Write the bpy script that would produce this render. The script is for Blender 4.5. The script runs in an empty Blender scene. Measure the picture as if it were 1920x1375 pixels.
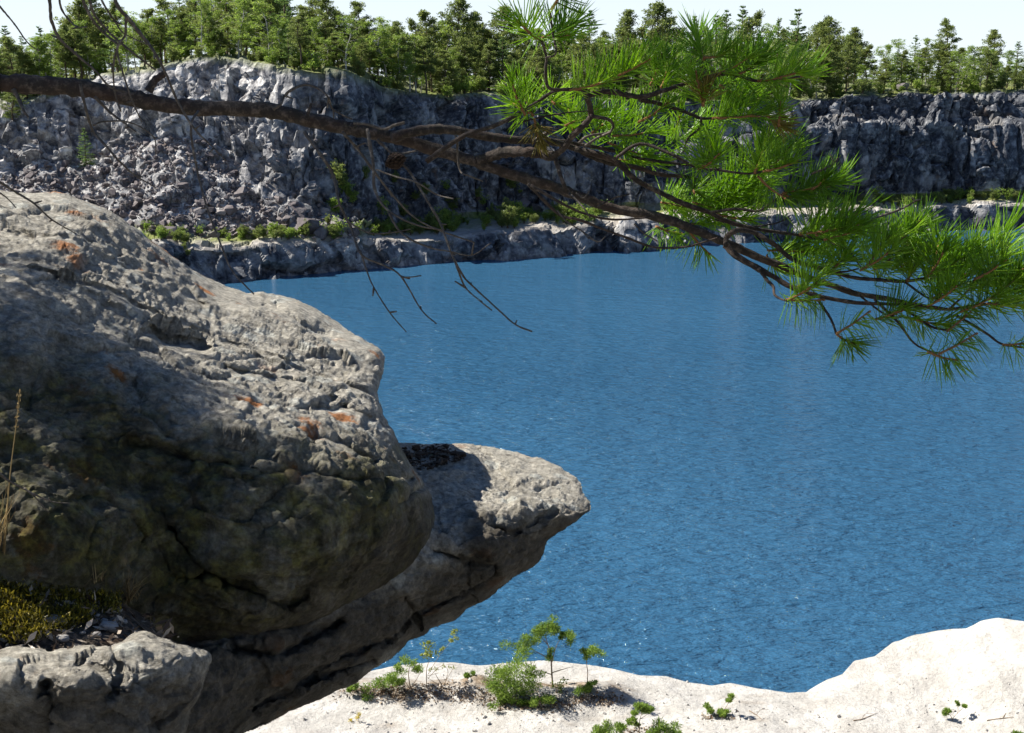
import bpy, math, random
import numpy as np
from mathutils import Vector, Matrix
from mathutils.bvhtree import BVHTree

# ------------------------------------------------------------------ camera, light, exposure
F = 2318.0                       # focal length in photograph pixels
PITCH = math.radians(13.05)
CAM = np.array([0.0, 0.0, 15.0])
SUN_AZ = math.radians(-75.0)     # clockwise from +Y
SUN_EL = math.radians(46.0)
SUN_VEC = np.array([math.sin(SUN_AZ) * math.cos(SUN_EL), math.cos(SUN_AZ) * math.cos(SUN_EL), math.sin(SUN_EL)])
sc = bpy.context.scene
C = sc.collection
sc.view_settings.view_transform = 'Standard'
sc.view_settings.look = 'None'
sc.view_settings.gamma = 1.0
sc.view_settings.use_curve_mapping = False
sc.view_settings.exposure = 1.2
cam_d = bpy.data.cameras.new('camera')
cam = bpy.data.objects.new('camera', cam_d)
C.objects.link(cam)
cam.location = CAM
cam.rotation_euler = (math.pi / 2 - PITCH, 0, 0)
cam_d.sensor_width = 36.0
cam_d.lens = 36.0 * F / 1920.0
cam_d.clip_start = 0.05
cam_d.clip_end = 5000
sc.camera = cam
world = bpy.data.worlds.new('World')
sc.world = world
world.use_nodes = True
wn = world.node_tree
sky = wn.nodes.new('ShaderNodeTexSky')
sky.sky_type = 'NISHITA'
sky.sun_disc = False
sky.sun_elevation = SUN_EL
sky.sun_rotation = SUN_AZ % (2 * math.pi)
sky.air_density = 0.7
sky.dust_density = 0.0
sky.ozone_density = 6.0
# summer haze whitens the sky low over the horizon and fades out by about 20 degrees up
hz = wn.nodes.new('ShaderNodeMix'); hz.data_type = 'RGBA'
hz.inputs[7].default_value = (6.95, 7.6, 8.0, 1)
wtc = wn.nodes.new('ShaderNodeTexCoord'); wsep = wn.nodes.new('ShaderNodeSeparateXYZ'); wmr = wn.nodes.new('ShaderNodeMapRange')
wmr.interpolation_type = 'SMOOTHSTEP'
for k_, v_ in ((1, 0.0), (2, 0.34), (3, 0.92), (4, 0.0)): wmr.inputs[k_].default_value = v_
wn.links.new(wtc.outputs['Generated'], wsep.inputs[0]); wn.links.new(wsep.outputs[2], wmr.inputs[0])
wn.links.new(wmr.outputs[0], hz.inputs[0])
wn.links.new(sky.outputs[0], hz.inputs[6])
wn.links.new(hz.outputs[2], wn.nodes['Background'].inputs['Color'])
wn.nodes['Background'].inputs['Strength'].default_value = 0.06
sun_d = bpy.data.lights.new('sun', 'SUN')
sun_d.energy = 5.0
sun_d.angle = math.radians(0.53)
sun_d.color = (1.0, 0.94, 0.84)
sun = bpy.data.objects.new('sun', sun_d)
C.objects.link(sun)
sun.rotation_euler = Vector(SUN_VEC).to_track_quat('Z', 'Y').to_euler()
sun.location = (-40, 30, 60)
try:
    sc.cycles.max_bounces = 6
    sc.cycles.transparent_max_bounces = 8
    sc.cycles.sample_clamp_indirect = 6.0
except Exception:
    pass

# ------------------------------------------------------------------ helpers
rng = np.random.default_rng(7)
random.seed(7)

def ray(px, py):
    px = np.asarray(px, float); py = np.asarray(py, float)
    u = (px - 960.0) / F; v = (687.5 - py) / F
    c, s = math.cos(PITCH), math.sin(PITCH)
    return np.stack([u, c + v * s, -s + v * c], -1)

def at_depth(px, py, d):
    return CAM + ray(px, py) * np.asarray(d, float)[..., None]

def at_z(px, py, z):
    r = ray(px, py)
    return CAM + r * ((np.asarray(z, float) - CAM[2]) / r[..., 2])[..., None]

def at_y(px, py, y):
    r = ray(px, py)
    return CAM + r * ((np.asarray(y, float) - CAM[1]) / r[..., 1])[..., None]

def to_px(p):
    p = np.asarray(p, float) - CAM
    c, s = math.cos(PITCH), math.sin(PITCH)
    d = p[..., 1] * c - p[..., 2] * s
    up = p[..., 1] * s + p[..., 2] * c
    return 960 + F * p[..., 0] / d, 687.5 - F * up / d

def _hash(ix, iy, iz, seed):
    h = (ix.astype(np.int64) * 374761393 + iy.astype(np.int64) * 668265263 + iz.astype(np.int64) * 2147483647 + seed * 974634533) & 0xFFFFFFFF
    h = ((h ^ (h >> 13)) * 1274126177) & 0xFFFFFFFF
    h = ((h ^ (h >> 16)) * 2246822519) & 0xFFFFFFFF
    return ((h ^ (h >> 15)) & 0xFFFFFF) / float(0x1000000)

def vnoise(p, seed=0):
    i = np.floor(p); f = p - i; i = i.astype(np.int64)
    f = f * f * f * (f * (f * 6 - 15) + 10)
    out = 0
    for dx in (0, 1):
        for dy in (0, 1):
            for dz in (0, 1):
                w = (f[:, 0] if dx else 1 - f[:, 0]) * (f[:, 1] if dy else 1 - f[:, 1]) * (f[:, 2] if dz else 1 - f[:, 2])
                out = out + w * _hash(i[:, 0] + dx, i[:, 1] + dy, i[:, 2] + dz, seed)
    return out * 2 - 1

def fbm(p, octv=4, gain=0.5, seed=0):
    a, s, out = 1.0, 0.0, 0
    R = np.array([[0.8, 0.6, 0], [-0.48, 0.64, 0.6], [0.36, -0.48, 0.8]])
    for o in range(octv):
        out = out + a * vnoise(p, seed + o * 17)
        s += a; a *= gain; p = p @ R.T * 2.03
    return out / s

def facets(p, seed=0):
    """Broken rock: each Voronoi cell is a tilted plane. Returns height and distance to the cell's edge."""
    base = np.floor(p).astype(np.int64)
    n = len(p)
    f1 = np.full(n, 9.0); f2 = np.full(n, 9.0)
    h = np.zeros(n)
    for dx in (-1, 0, 1):
        for dy in (-1, 0, 1):
            for dz in (-1, 0, 1):
                cx, cy, cz = base[:, 0] + dx, base[:, 1] + dy, base[:, 2] + dz
                q = np.stack([cx + _hash(cx, cy, cz, seed + 1), cy + _hash(cx, cy, cz, seed + 2), cz + _hash(cx, cy, cz, seed + 3)], -1)
                d = p - q
                dd = np.sqrt((d ** 2).sum(-1))
                near = dd < f1
                f2 = np.where(near, f1, np.minimum(f2, dd))
                t = np.stack([_hash(cx, cy, cz, seed + 4), _hash(cx, cy, cz, seed + 5), _hash(cx, cy, cz, seed + 6)], -1) * 2 - 1
                hh = (t * d).sum(-1) + 0.7 * (_hash(cx, cy, cz, seed + 7) - 0.5)
                h = np.where(near, hh, h)
                f1 = np.where(near, dd, f1)
    return h, f2 - f1

def mk(name, V, Fs, mats, parent=None, smooth=False, attrs=None, mat_idx=None):
    """ONE mesh object from numpy arrays; Fs is an array or a list of arrays of faces."""
    me = new_mesh(name, V, Fs, mats, smooth, attrs, mat_idx)
    o = bpy.data.objects.new(name, me)
    C.objects.link(o)
    if parent is not None:
        o.parent = parent
    return o

def new_mesh(name, V, Fs, mats, smooth=False, attrs=None, mat_idx=None):
    if not isinstance(Fs, (list, tuple)):
        Fs = [Fs]
    Fs = [np.asarray(f, np.int32) for f in Fs if len(f)]
    me = bpy.data.meshes.new(name)
    V = np.asarray(V, np.float32)
    me.vertices.add(len(V)); me.vertices.foreach_set('co', V.ravel())
    nl = sum(f.size for f in Fs); nf = sum(len(f) for f in Fs)
    me.loops.add(nl); me.polygons.add(nf)
    me.loops.foreach_set('vertex_index', np.concatenate([f.ravel() for f in Fs]))
    tot = np.concatenate([np.full(len(f), f.shape[1], np.int32) for f in Fs])
    st = np.concatenate([[0], np.cumsum(tot)[:-1]]).astype(np.int32)
    me.polygons.foreach_set('loop_start', st)
    try:
        me.polygons.foreach_set('loop_total', tot)
    except Exception:
        pass
    if mat_idx is not None:
        me.polygons.foreach_set('material_index', np.asarray(mat_idx, np.int32))
    for m in (mats if isinstance(mats, (list, tuple)) else [mats]):
        me.materials.append(m)
    if attrs:
        for k, v in attrs.items():
            a = me.attributes.new(k, 'FLOAT', 'POINT')
            a.data.foreach_set('value', np.asarray(v, np.float32))
    me.update(calc_edges=True)
    me.validate()
    me.polygons.foreach_set('use_smooth', np.full(len(me.polygons), smooth))
    return me

def tag(o, label=None, cat=None, group=None, kind=None):
    if label: o['label'] = label
    if cat: o['category'] = cat
    if group: o['group'] = group
    if kind: o['kind'] = kind
    return o

def empty(name, loc, label, cat, group=None):
    o = bpy.data.objects.new(name, None)
    o.empty_display_size = 0.2
    C.objects.link(o); o.location = loc
    return tag(o, label, cat, group)

def vnormals(V, quads):
    n = np.zeros_like(V)
    a = V[quads[:, 2]] - V[quads[:, 0]]; b = V[quads[:, 3 if quads.shape[1] == 4 else 1]] - V[quads[:, 1 if quads.shape[1] == 4 else 0]]
    fn = np.cross(a, b)
    for k in range(quads.shape[1]):
        for c in range(3):
            n[:, c] += np.bincount(quads[:, k], fn[:, c], len(V))
    return n / np.maximum(np.linalg.norm(n, axis=1, keepdims=True), 1e-9)

def catmull(P, n):
    P = np.asarray(P, float)
    if len(P) == 2:
        t = np.linspace(0, 1, n)[:, None]
        return P[0] * (1 - t) + P[1] * t
    Q = np.vstack([2 * P[0] - P[1], P, 2 * P[-1] - P[-2]])
    L = np.concatenate([[0], np.cumsum(np.linalg.norm(np.diff(P[:, :3], axis=0), axis=1))])
    s = np.linspace(0, L[-1], n)
    i = np.clip(np.searchsorted(L, s, side='right') - 1, 0, len(P) - 2)
    t = ((s - L[i]) / np.maximum(L[i + 1] - L[i], 1e-9))[:, None]
    a, b, c, d = Q[i], Q[i + 1], Q[i + 2], Q[i + 3]
    return 0.5 * (2 * b + (c - a) * t + (2 * a - 5 * b + 4 * c - d) * t ** 2 + (3 * b - a - 3 * c + d) * t ** 3)

def tube(P, R, sides=6, bump=0.0, seed=0, cap=True):
    """A tapered tube along points P (n,3) with radii R (n)."""
    P = np.asarray(P, float); R = np.asarray(R, float); n = len(P)
    T = np.gradient(P, axis=0); T /= np.maximum(np.linalg.norm(T, axis=1, keepdims=True), 1e-9)
    ref = np.array([0, 0, 1.0]) if abs(T[0, 2]) < 0.9 else np.array([1.0, 0, 0])
    N = np.zeros_like(P); u = np.cross(T[0], ref); N[0] = u / np.linalg.norm(u)
    for k in range(1, n):
        u = N[k - 1] - T[k] * (N[k - 1] @ T[k]); N[k] = u / max(np.linalg.norm(u), 1e-9)
    B = np.cross(T, N)
    a = np.linspace(0, 2 * np.pi, sides, endpoint=False)
    V = P[:, None] + R[:, None, None] * (np.cos(a)[None, :, None] * N[:, None] + np.sin(a)[None, :, None] * B[:, None])
    V = V.reshape(-1, 3)
    if bump:
        rr = np.repeat(R, sides); c = np.repeat(P, sides, axis=0)
        k = 1 + bump * vnoise(V / np.maximum(rr, 1e-5)[:, None] * 0.9 + seed, seed)
        V = c + (V - c) * k[:, None]
    i = np.arange(n - 1)[:, None] * sides; j = np.arange(sides)[None]; j2 = (j + 1) % sides
    q = np.stack([i + j, i + j2, i + sides + j2, i + sides + j], -1).reshape(-1, 4)
    fs = [q]
    if cap:
        V = np.vstack([V, P[-1:], P[:1]]); e = len(V) - 2
        jj = np.arange(sides)
        fs.append(np.stack([(n - 1) * sides + jj, (n - 1) * sides + (jj + 1) % sides, np.full(sides, e)], -1))
        fs.append(np.stack([(jj + 1) % sides, jj, np.full(sides, e + 1)], -1))
    return V, fs

class Pile:
    """Collects pieces of one part into ONE mesh."""
    def __init__(self): self.V, self.Q, self.T, self.n = [], [], [], 0
    def add(self, V, fs):
        for f in (fs if isinstance(fs, list) else [fs]):
            f = np.asarray(f)
            if len(f): (self.Q if f.shape[1] == 4 else self.T).append(f + self.n)
        self.V.append(V); self.n += len(V)
    def arrays(self):
        fs = []
        if self.Q: fs.append(np.vstack(self.Q))
        if self.T: fs.append(np.vstack(self.T))
        return np.vstack(self.V), fs
    def obj(self, name, mat, parent=None, smooth=False):
        V, fs = self.arrays()
        return mk(name, V, fs, mat, parent, smooth)
    def mesh(self, name, mat, smooth=False):
        V, fs = self.arrays()
        return new_mesh(name, V, fs, mat, smooth)

def hull(pts, faces_only=False):
    import bmesh
    bm = bmesh.new()
    for p in pts: bm.verts.new(p)
    r = bmesh.ops.convex_hull(bm, input=bm.verts)
    bmesh.ops.delete(bm, geom=[e for e in r['geom_interior'] if isinstance(e, bmesh.types.BMVert)], context='VERTS')
    loose = [v for v in bm.verts if not v.link_faces]
    bmesh.ops.delete(bm, geom=loose, context='VERTS')
    bmesh.ops.triangulate(bm, faces=bm.faces)
    bm.verts.ensure_lookup_table(); bm.verts.index_update()
    V = np.array([v.co for v in bm.verts]); T = np.array([[v.index for v in f.verts] for f in bm.faces])
    bm.free()
    return V, T

# ------------------------------------------------------------------ materials
class N:
    """Small node-graph helper."""
    def __init__(self, name):
        self.m = bpy.data.materials.new(name); self.m.use_nodes = True
        self.t = self.m.node_tree
        self.b = self.t.nodes['Principled BSDF']; self.out = self.t.nodes['Material Output']
        self.tc = None
    def n(self, typ, **kw):
        x = self.t.nodes.new(typ)
        for k, v in kw.items(): setattr(x, k, v)
        return x
    def l(self, a, b): self.t.links.new(a, b)
    def coord(self, scale=(1, 1, 1), rot=(0, 0, 0), space='Object'):
        if self.tc is None: self.tc = self.n('ShaderNodeTexCoord')
        mp = self.n('ShaderNodeMapping')
        mp.inputs['Scale'].default_value = scale; mp.inputs['Rotation'].default_value = rot
        self.l(self.tc.outputs[space], mp.inputs['Vector'])
        return mp.outputs[0]
    def noise(self, scale, detail=4, rough=0.55, vec=None, dist=0.0):
        x = self.n('ShaderNodeTexNoise')
        x.inputs['Scale'].default_value = scale; x.inputs['Detail'].default_value = detail
        x.inputs['Roughness'].default_value = rough; x.inputs['Distortion'].default_value = dist
        self.l(vec if vec is not None else self.coord(), x.inputs['Vector'])
        return x.outputs['Fac']
    def voro(self, scale, feature='F1', vec=None, out='Distance'):
        x = self.n('ShaderNodeTexVoronoi', feature=feature)
        x.inputs['Scale'].default_value = scale
        self.l(vec if vec is not None else self.coord(), x.inputs['Vector'])
        return x.outputs[out]
    def ramp(self, fac, stops):
        r = self.n('ShaderNodeValToRGB')
        e = r.color_ramp.elements
        while len(e) < len(stops): e.new(0.5)
        for q, (p, c) in zip(e, stops):
            q.position = p; q.color = (c if len(c) == 4 else (*c, 1)) if not isinstance(c, (int, float)) else (c, c, c, 1)
        self.l(fac, r.inputs[0])
        return r.outputs[0]
    def mix(self, fac, a, b, blend='MIX'):
        x = self.n('ShaderNodeMix', data_type='RGBA', blend_type=blend)
        for s, v in ((x.inputs[0], fac), (x.inputs[6], a), (x.inputs[7], b)):
            if isinstance(v, (int, float)): s.default_value = v
            elif isinstance(v, tuple): s.default_value = (*v, 1)
            else: self.l(v, s)
        return x.outputs[2]
    def math(self, op, a, b=None):
        x = self.n('ShaderNodeMath', operation=op)
        for s, v in ((x.inputs[0], a), (x.inputs[1], b)):
            if v is None: continue
            if isinstance(v, (int, float)): s.default_value = v
            else: self.l(v, s)
        return x.outputs[0]
    def attr(self, name):
        x = self.n('ShaderNodeAttribute', attribute_name=name)
        return x.outputs['Fac']
    def bump(self, h, strength, dist, prev=None):
        x = self.n('ShaderNodeBump')
        x.inputs['Strength'].default_value = strength; x.inputs['Distance'].default_value = dist
        self.l(h, x.inputs['Height'])
        if prev is not None: self.l(prev, x.inputs['Normal'])
        return x.outputs[0]
    def base(self, c):
        if isinstance(c, tuple): self.b.inputs['Base Color'].default_value = (*c, 1)
        else: self.l(c, self.b.inputs['Base Color'])
    def set(self, **kw):
        for k, v in kw.items(): self.b.inputs[k.replace('_', ' ')].default_value = v
    def normal(self, s): self.l(s, self.b.inputs['Normal'])

def mat_cliff():
    g = N('quarry_rock')
    big = g.noise(0.35, 5, 0.6)
    mid = g.noise(1.6, 6, 0.65, dist=0.4)
    streak = g.noise(1.0, 5, 0.6, vec=g.coord((1.4, 1.4, 0.22)))
    c = g.ramp(mid, [(0.36, (0.018, 0.020, 0.030)), (0.52, (0.078, 0.085, 0.098)), (0.66, (0.27, 0.275, 0.285))])
    pale = g.ramp(big, [(0.53, 0.0), (0.62, 1.0)])
    c = g.mix(g.math('MULTIPLY', pale, 0.38), c, (0.48, 0.48, 0.475))
    sunlit_pale = g.attr('pale')  # pale knoll rock, with its sunlit brightness painted into the colour
    c = g.mix(sunlit_pale, c, g.ramp(g.noise(1.1, 6, 0.7, dist=0.6), [(0.36, (0.055, 0.056, 0.068)), (0.5, (0.30, 0.295, 0.295)), (0.64, (0.70, 0.68, 0.65))]))
    dark = g.ramp(streak, [(0.52, 0.0), (0.70, 1.0)])
    c = g.mix(g.math('MULTIPLY', dark, 0.5), c, (0.055, 0.056, 0.066))
    rust = g.ramp(g.noise(0.8, 4, 0.6, vec=g.coord((1, 1, 1), (0.3, 0.2, 0.7))), [(0.60, 0.0), (0.72, 1.0)])
    c = g.mix(g.math('MULTIPLY', rust, 0.45), c, (0.20, 0.125, 0.075))
    soil = g.attr('soil')
    sc_ = g.ramp(g.noise(2.4, 5, 0.7), [(0.3, (0.26, 0.235, 0.20)), (0.55, (0.42, 0.39, 0.345)), (0.75, (0.20, 0.165, 0.12))])
    c = g.mix(soil, c, sc_)
    grass = g.attr('grass')
    gc = g.ramp(g.noise(3.0, 4, 0.7), [(0.3, (0.08, 0.115, 0.025)), (0.6, (0.17, 0.19, 0.05)), (0.8, (0.27, 0.22, 0.09))])
    c = g.mix(grass, c, gc)
    g.base(c); g.set(Roughness=0.85)
    g.b.inputs['Specular IOR Level'].default_value = 0.25
    n = g.bump(g.noise(3.5, 7, 0.75), 0.55, 0.3)
    n = g.bump(g.voro(1.7, 'F1', vec=g.coord((1, 1, .55))), 0.35, 0.3, n)
    g.normal(n)
    return g.m

def mat_near_rock(name='lichen_rock', mossy=1.0):
    g = N(name)
    fine = g.noise(55, 6, 0.72)
    mid = g.noise(9, 6, 0.65, dist=0.5)
    fol = g.noise(14, 5, 0.65, vec=g.coord((1.0, 2.2, 5.0), (0.25, 0.35, -0.5)))
    c = g.ramp(mid, [(0.28, (0.20, 0.185, 0.155)), (0.48, (0.39, 0.37, 0.325)), (0.7, (0.60, 0.58, 0.52))])
    c = g.mix(0.5, c, g.ramp(fol, [(0.3, (0.13, 0.12, 0.10)), (0.5, (0.42, 0.40, 0.35)), (0.72, (0.72, 0.70, 0.63))]))
    c = g.mix(0.45, c, g.ramp(fine, [(0.34, (0.07, 0.066, 0.058)), (0.5, (0.37, 0.355, 0.32)), (0.66, (0.72, 0.70, 0.65))]))
    # pale grey round lichens
    v = g.voro(9.5, 'F1', vec=g.coord())
    wob = g.math('ADD', v, g.math('MULTIPLY', g.math('SUBTRACT', g.noise(40, 3, 0.6), 0.5), 0.22))
    disc = g.ramp(wob, [(0.30, 1.0), (0.36, 0.0)])
    some = g.ramp(g.voro(9.5, 'F1', out='Color'), [(0.50, 0.0), (0.52, 1.0)])
    disc = g.math('MULTIPLY', disc, some)
    c = g.mix(g.math('MULTIPLY', disc, 0.75), c, g.ramp(fine, [(0.3, (0.34, 0.355, 0.34)), (0.7, (0.62, 0.635, 0.60))]))
    # orange lichens
    v2 = g.voro(5.0, 'F1', vec=g.coord((1, 1, 1), (0.4, 0.1, 0.2)))
    w2 = g.math('ADD', v2, g.math('MULTIPLY', g.math('SUBTRACT', g.noise(30, 4, 0.7), 0.5), 0.5))
    o = g.math('MULTIPLY', g.ramp(w2, [(0.15, 1.0), (0.26, 0.0)]), g.ramp(g.noise(2.3, 2, 0.5), [(0.46, 0.0), (0.54, 1.0)]))
    c = g.mix(g.math('MULTIPLY', o, 0.85), c, (0.42, 0.15, 0.03))
    # brown iron stains
    st = g.ramp(g.noise(4.0, 5, 0.7, vec=g.coord((1, 1.6, 2.5), (0.2, 0.3, -0.5))), [(0.60, 0.0), (0.72, 1.0)])
    c = g.mix(g.math('MULTIPLY', st, 0.35), c, (0.17, 0.10, 0.055))
    # olive moss on the steep front, painted darker to stand in for its shade
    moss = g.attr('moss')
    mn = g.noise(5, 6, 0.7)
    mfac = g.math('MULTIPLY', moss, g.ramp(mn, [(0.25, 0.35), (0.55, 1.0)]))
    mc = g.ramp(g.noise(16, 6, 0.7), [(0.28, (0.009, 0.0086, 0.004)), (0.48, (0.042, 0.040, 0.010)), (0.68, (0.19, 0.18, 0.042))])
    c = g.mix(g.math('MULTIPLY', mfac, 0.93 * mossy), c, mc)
    br = g.attr('brown')  # brown of undersides and block front, darkened to stand in for shade
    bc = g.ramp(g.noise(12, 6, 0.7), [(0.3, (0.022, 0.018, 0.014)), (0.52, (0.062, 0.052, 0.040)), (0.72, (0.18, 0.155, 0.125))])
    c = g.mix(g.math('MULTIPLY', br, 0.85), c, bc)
    c = g.mix(0.75, c, g.ramp(g.noise(38, 8, 0.8), [(.33, (.46, .44, .40)), (.5, (1.24, 1.21, 1.14)), (.62, (1.75, 1.72, 1.64))]), 'MULTIPLY')
    g.base(c); g.set(Roughness=0.88)
    g.b.inputs['Specular IOR Level'].default_value = 0.25
    n = g.bump(fol, 0.9, 0.035)
    n = g.bump(g.noise(28, 8, 0.8), 1.0, 0.040, n)
    n = g.bump(g.noise(100, 6, 0.8), 1.0, 0.010, n)
    g.normal(n)
    return g.m

def mat_shelf():
    g = N('pale_granite')
    c = g.ramp(g.noise(1.3, 7, 0.7), [(0.3, (0.33, 0.317, 0.295)), (0.5, (0.43, 0.418, 0.395)), (0.7, (0.55, 0.54, 0.52))])
    grit = g.ramp(g.noise(14, 5, 0.8, vec=g.coord((0.6, 1, 1))), [(0.36, (0.38, 0.36, 0.33)), (0.48, (0.95, 0.94, 0.92))])
    c = g.mix(0.55, c, grit, 'MULTIPLY')
    lit = g.attr('litter')
    lc = g.ramp(g.noise(9, 5, 0.8), [(0.3, (0.05, 0.035, 0.02)), (0.5, (0.17, 0.115, 0.065)), (0.7, (0.42, 0.35, 0.27))])
    c = g.mix(lit, c, lc)
    g.base(c); g.set(Roughness=0.9)
    g.b.inputs['Specular IOR Level'].default_value = 0.2
    n = g.bump(g.noise(2.2, 6, 0.7), 0.6, 0.16)
    n = g.bump(g.noise(16, 6, 0.75), 0.8, 0.04, n)
    g.normal(n)
    return g.m

def mat_ground():
    g = N('heath_ground')
    c = g.ramp(g.noise(3, 6, 0.7), [(0.3, (0.12, 0.10, 0.075)), (0.5, (0.24, 0.22, 0.18)), (0.7, (0.10, 0.11, 0.045))])
    g.base(c); g.set(Roughness=0.95)
    g.normal(g.bump(g.noise(8, 6, 0.7), 0.8, 0.06))
    return g.m

def mat_water():
    g = N('lake_water')
    far = g.noise(0.035, 3, 0.5)
    c = g.ramp(far, [(0.35, (0.024, 0.086, 0.166)), (0.65, (0.031, 0.104, 0.194))])
    g.base(c)
    g.set(Roughness=0.08, IOR=1.333)
    # the wind ruffles the open water; the strip under the far cliffs is sheltered and calmer
    sep = g.n('ShaderNodeSeparateXYZ'); g.coord(); g.l(g.tc.outputs['Object'], sep.inputs[0])
    mr = g.n('ShaderNodeMapRange'); g.l(sep.outputs[1], mr.inputs[0])
    for k, v in ((1, 60.0), (2, 104.0), (3, 1.0), (4, 0.42)): mr.inputs[k].default_value = v
    wind = g.math('MULTIPLY', mr.outputs[0], g.ramp(g.noise(0.06, 3, .5, vec=g.coord((1, .45, 1))), [(.3, .72), (.7, 1.0)]))
    h1 = g.noise(1.7, 4, 0.6, vec=g.coord((0.5, 1.35, 1), (0, 0, 0.10)), dist=0.3)
    h2 = g.noise(0.62, 3, 0.5, vec=g.coord((0.55, 1.5, 1), (0, 0, -0.12)))
    h3 = g.noise(4.2, 4, 0.6, vec=g.coord((0.55, 1.3, 1), (0, 0, 0.14)), dist=0.2)
    h = g.math('ADD', g.math('ADD', g.math('MULTIPLY', h1, 0.46), g.math('MULTIPLY', h2, 0.40)), g.math('MULTIPLY', h3, 0.20))
    n = g.bump(g.math('MULTIPLY', h, wind), 1.0, 1.0)
    g.normal(n)
    return g.m

def leaf_mat(name, dark, mid, light, transl=0.35, rough=0.5, tcol=None, per_obj=0.25):
    g = N(name)
    geo = g.n('ShaderNodeNewGeometry'); oi = g.n('ShaderNodeObjectInfo')
    r = g.math('ADD', g.math('MULTIPLY', geo.outputs['Random Per Island'], 1 - per_obj), g.math('MULTIPLY', oi.outputs['Random'], per_obj))
    c = g.ramp(r, [(0.1, dark), (0.5, mid), (0.92, light)])
    g.base(c); g.set(Roughness=rough)
    g.b.inputs['Specular IOR Level'].default_value = 0.35
    tr = g.n('ShaderNodeBsdfTranslucent')
    if tcol: g.l(g.mix(0.6, c, tcol), tr.inputs['Color'])
    else: g.l(c, tr.inputs['Color'])
    mx = g.n('ShaderNodeMixShader'); mx.inputs[0].default_value = transl
    g.l(g.b.outputs[0], mx.inputs[1]); g.l(tr.outputs[0], mx.inputs[2])
    g.l(mx.outputs[0], g.out.inputs['Surface'])
    return g.m

def bark_mat(name, a, b, scale=14):
    g = N(name)
    c = g.ramp(g.noise(scale, 5, 0.7), [(0.3, a), (0.7, b)])
    g.base(c); g.set(Roughness=0.9)
    g.b.inputs['Specular IOR Level'].default_value = 0.15
    g.normal(g.bump(g.noise(scale * 2.5, 5, 0.7), 0.8, 0.35 / scale))
    return g.m

M_CLIFF = mat_cliff()
M_NEAR = mat_near_rock()
M_SHELF = mat_shelf()
M_GROUND = mat_ground()
M_WATER = mat_water()
M_PINE = leaf_mat('pine_foliage', (0.085, 0.125, 0.034), (0.165, 0.215, 0.055), (0.27, 0.31, 0.085), 0.58)
M_SPRUCE = leaf_mat('spruce_foliage', (0.065, 0.12, 0.034), (0.125, 0.21, 0.055), (0.21, 0.30, 0.08), 0.57)
M_BIRCH = leaf_mat('birch_foliage', (0.12, 0.20, 0.03), (0.21, 0.31, 0.05), (0.32, 0.41, 0.08), 0.6)
M_TRUNK = bark_mat('tree_bark', (0.055, 0.042, 0.032), (0.16, 0.115, 0.08), 6)
M_BIRCHBARK = bark_mat('birch_bark', (0.20, 0.19, 0.17), (0.62, 0.60, 0.56), 5)

# ------------------------------------------------------------------ water
s = 1500.0
water = mk('water', [(-s, -s, 0), (s, -s, 0), (s, s, 0), (-s, s, 0)], np.array([[0, 1, 2, 3]]), M_WATER)
tag(water, kind='structure')

# ------------------------------------------------------------------ far shore: terrace, quarry cliff, plateau
K = np.array([
    # px    S    E    B    M   dM   M2   dM2   T   dT
    [-260, 600, 530, 470, 350, 8.0, 345, 9.0, 200, 15],
    [0,    570, 505, 455, 325, 9.0, 318, 9.5, 193, 15],
    [70,   562, 498, 450, 312, 9.2, 305, 9.8, 182, 15.5],
    [150,  555, 490, 445, 300, 9.5, 292, 10., 152, 17],
    [230,  549, 478, 442, 280, 9.8, 272, 10.3, 140, 17],
    [300,  543, 468, 440, 265, 10., 258, 10.5, 130, 17],
    [350,  538, 465, 440, 262, 10., 255, 10.5, 112, 17.2],
    [400,  533, 463, 441, 264, 10., 256, 10.5, 104, 17.5],
    [440,  530, 461, 441, 300, 8.5, 290, 9.0, 107, 17],
    [480,  527, 459, 441, 335, 7.0, 325, 7.5, 118, 14],
    [560,  520, 456, 440, 385, 4.0, 378, 5.0, 126, 9.5],
    [650,  511, 452, 438, 415, 2.5, 400, 3.2, 135, 7.0],
    [700,  506, 451, 432, 380, 2.0, 370, 2.6, 155, 6.0],
    [750,  502, 450, 425, 330, 1.5, 320, 2.2, 168, 5.0],
    [850,  494, 444, 408, 300, 1.2, 290, 2.0, 179, 4.2],
    [950,  487, 437, 400, 300, 1.2, 290, 2.0, 181, 4.2],
    [1100, 476, 425, 393, 290, 1.2, 282, 2.0, 184, 4.2],
    [1280, 463, 410, 386, 275, 1.2, 265, 2.2, 190, 4.2],
    [1420, 455, 404, 381, 265, 1.2, 255, 2.4, 191, 4.4],
    [1500, 450, 400, 379, 250, 1.2, 235, 3.0, 190, 4.8],
    [1600, 443, 395, 377, 238, 1.2, 222, 3.6, 182, 5.0],
    [1690, 438, 391, 375, 232, 1.2, 213, 4.0, 175, 5.4],
    [1800, 433, 386, 371, 232, 1.2, 212, 4.0, 176, 5.4],
    [1920, 430, 382, 368, 235, 1.2, 220, 3.5, 170, 5.6],
    [2260, 422, 378, 364, 235, 1.2, 220, 3.5, 170, 5.6]], float)

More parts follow.
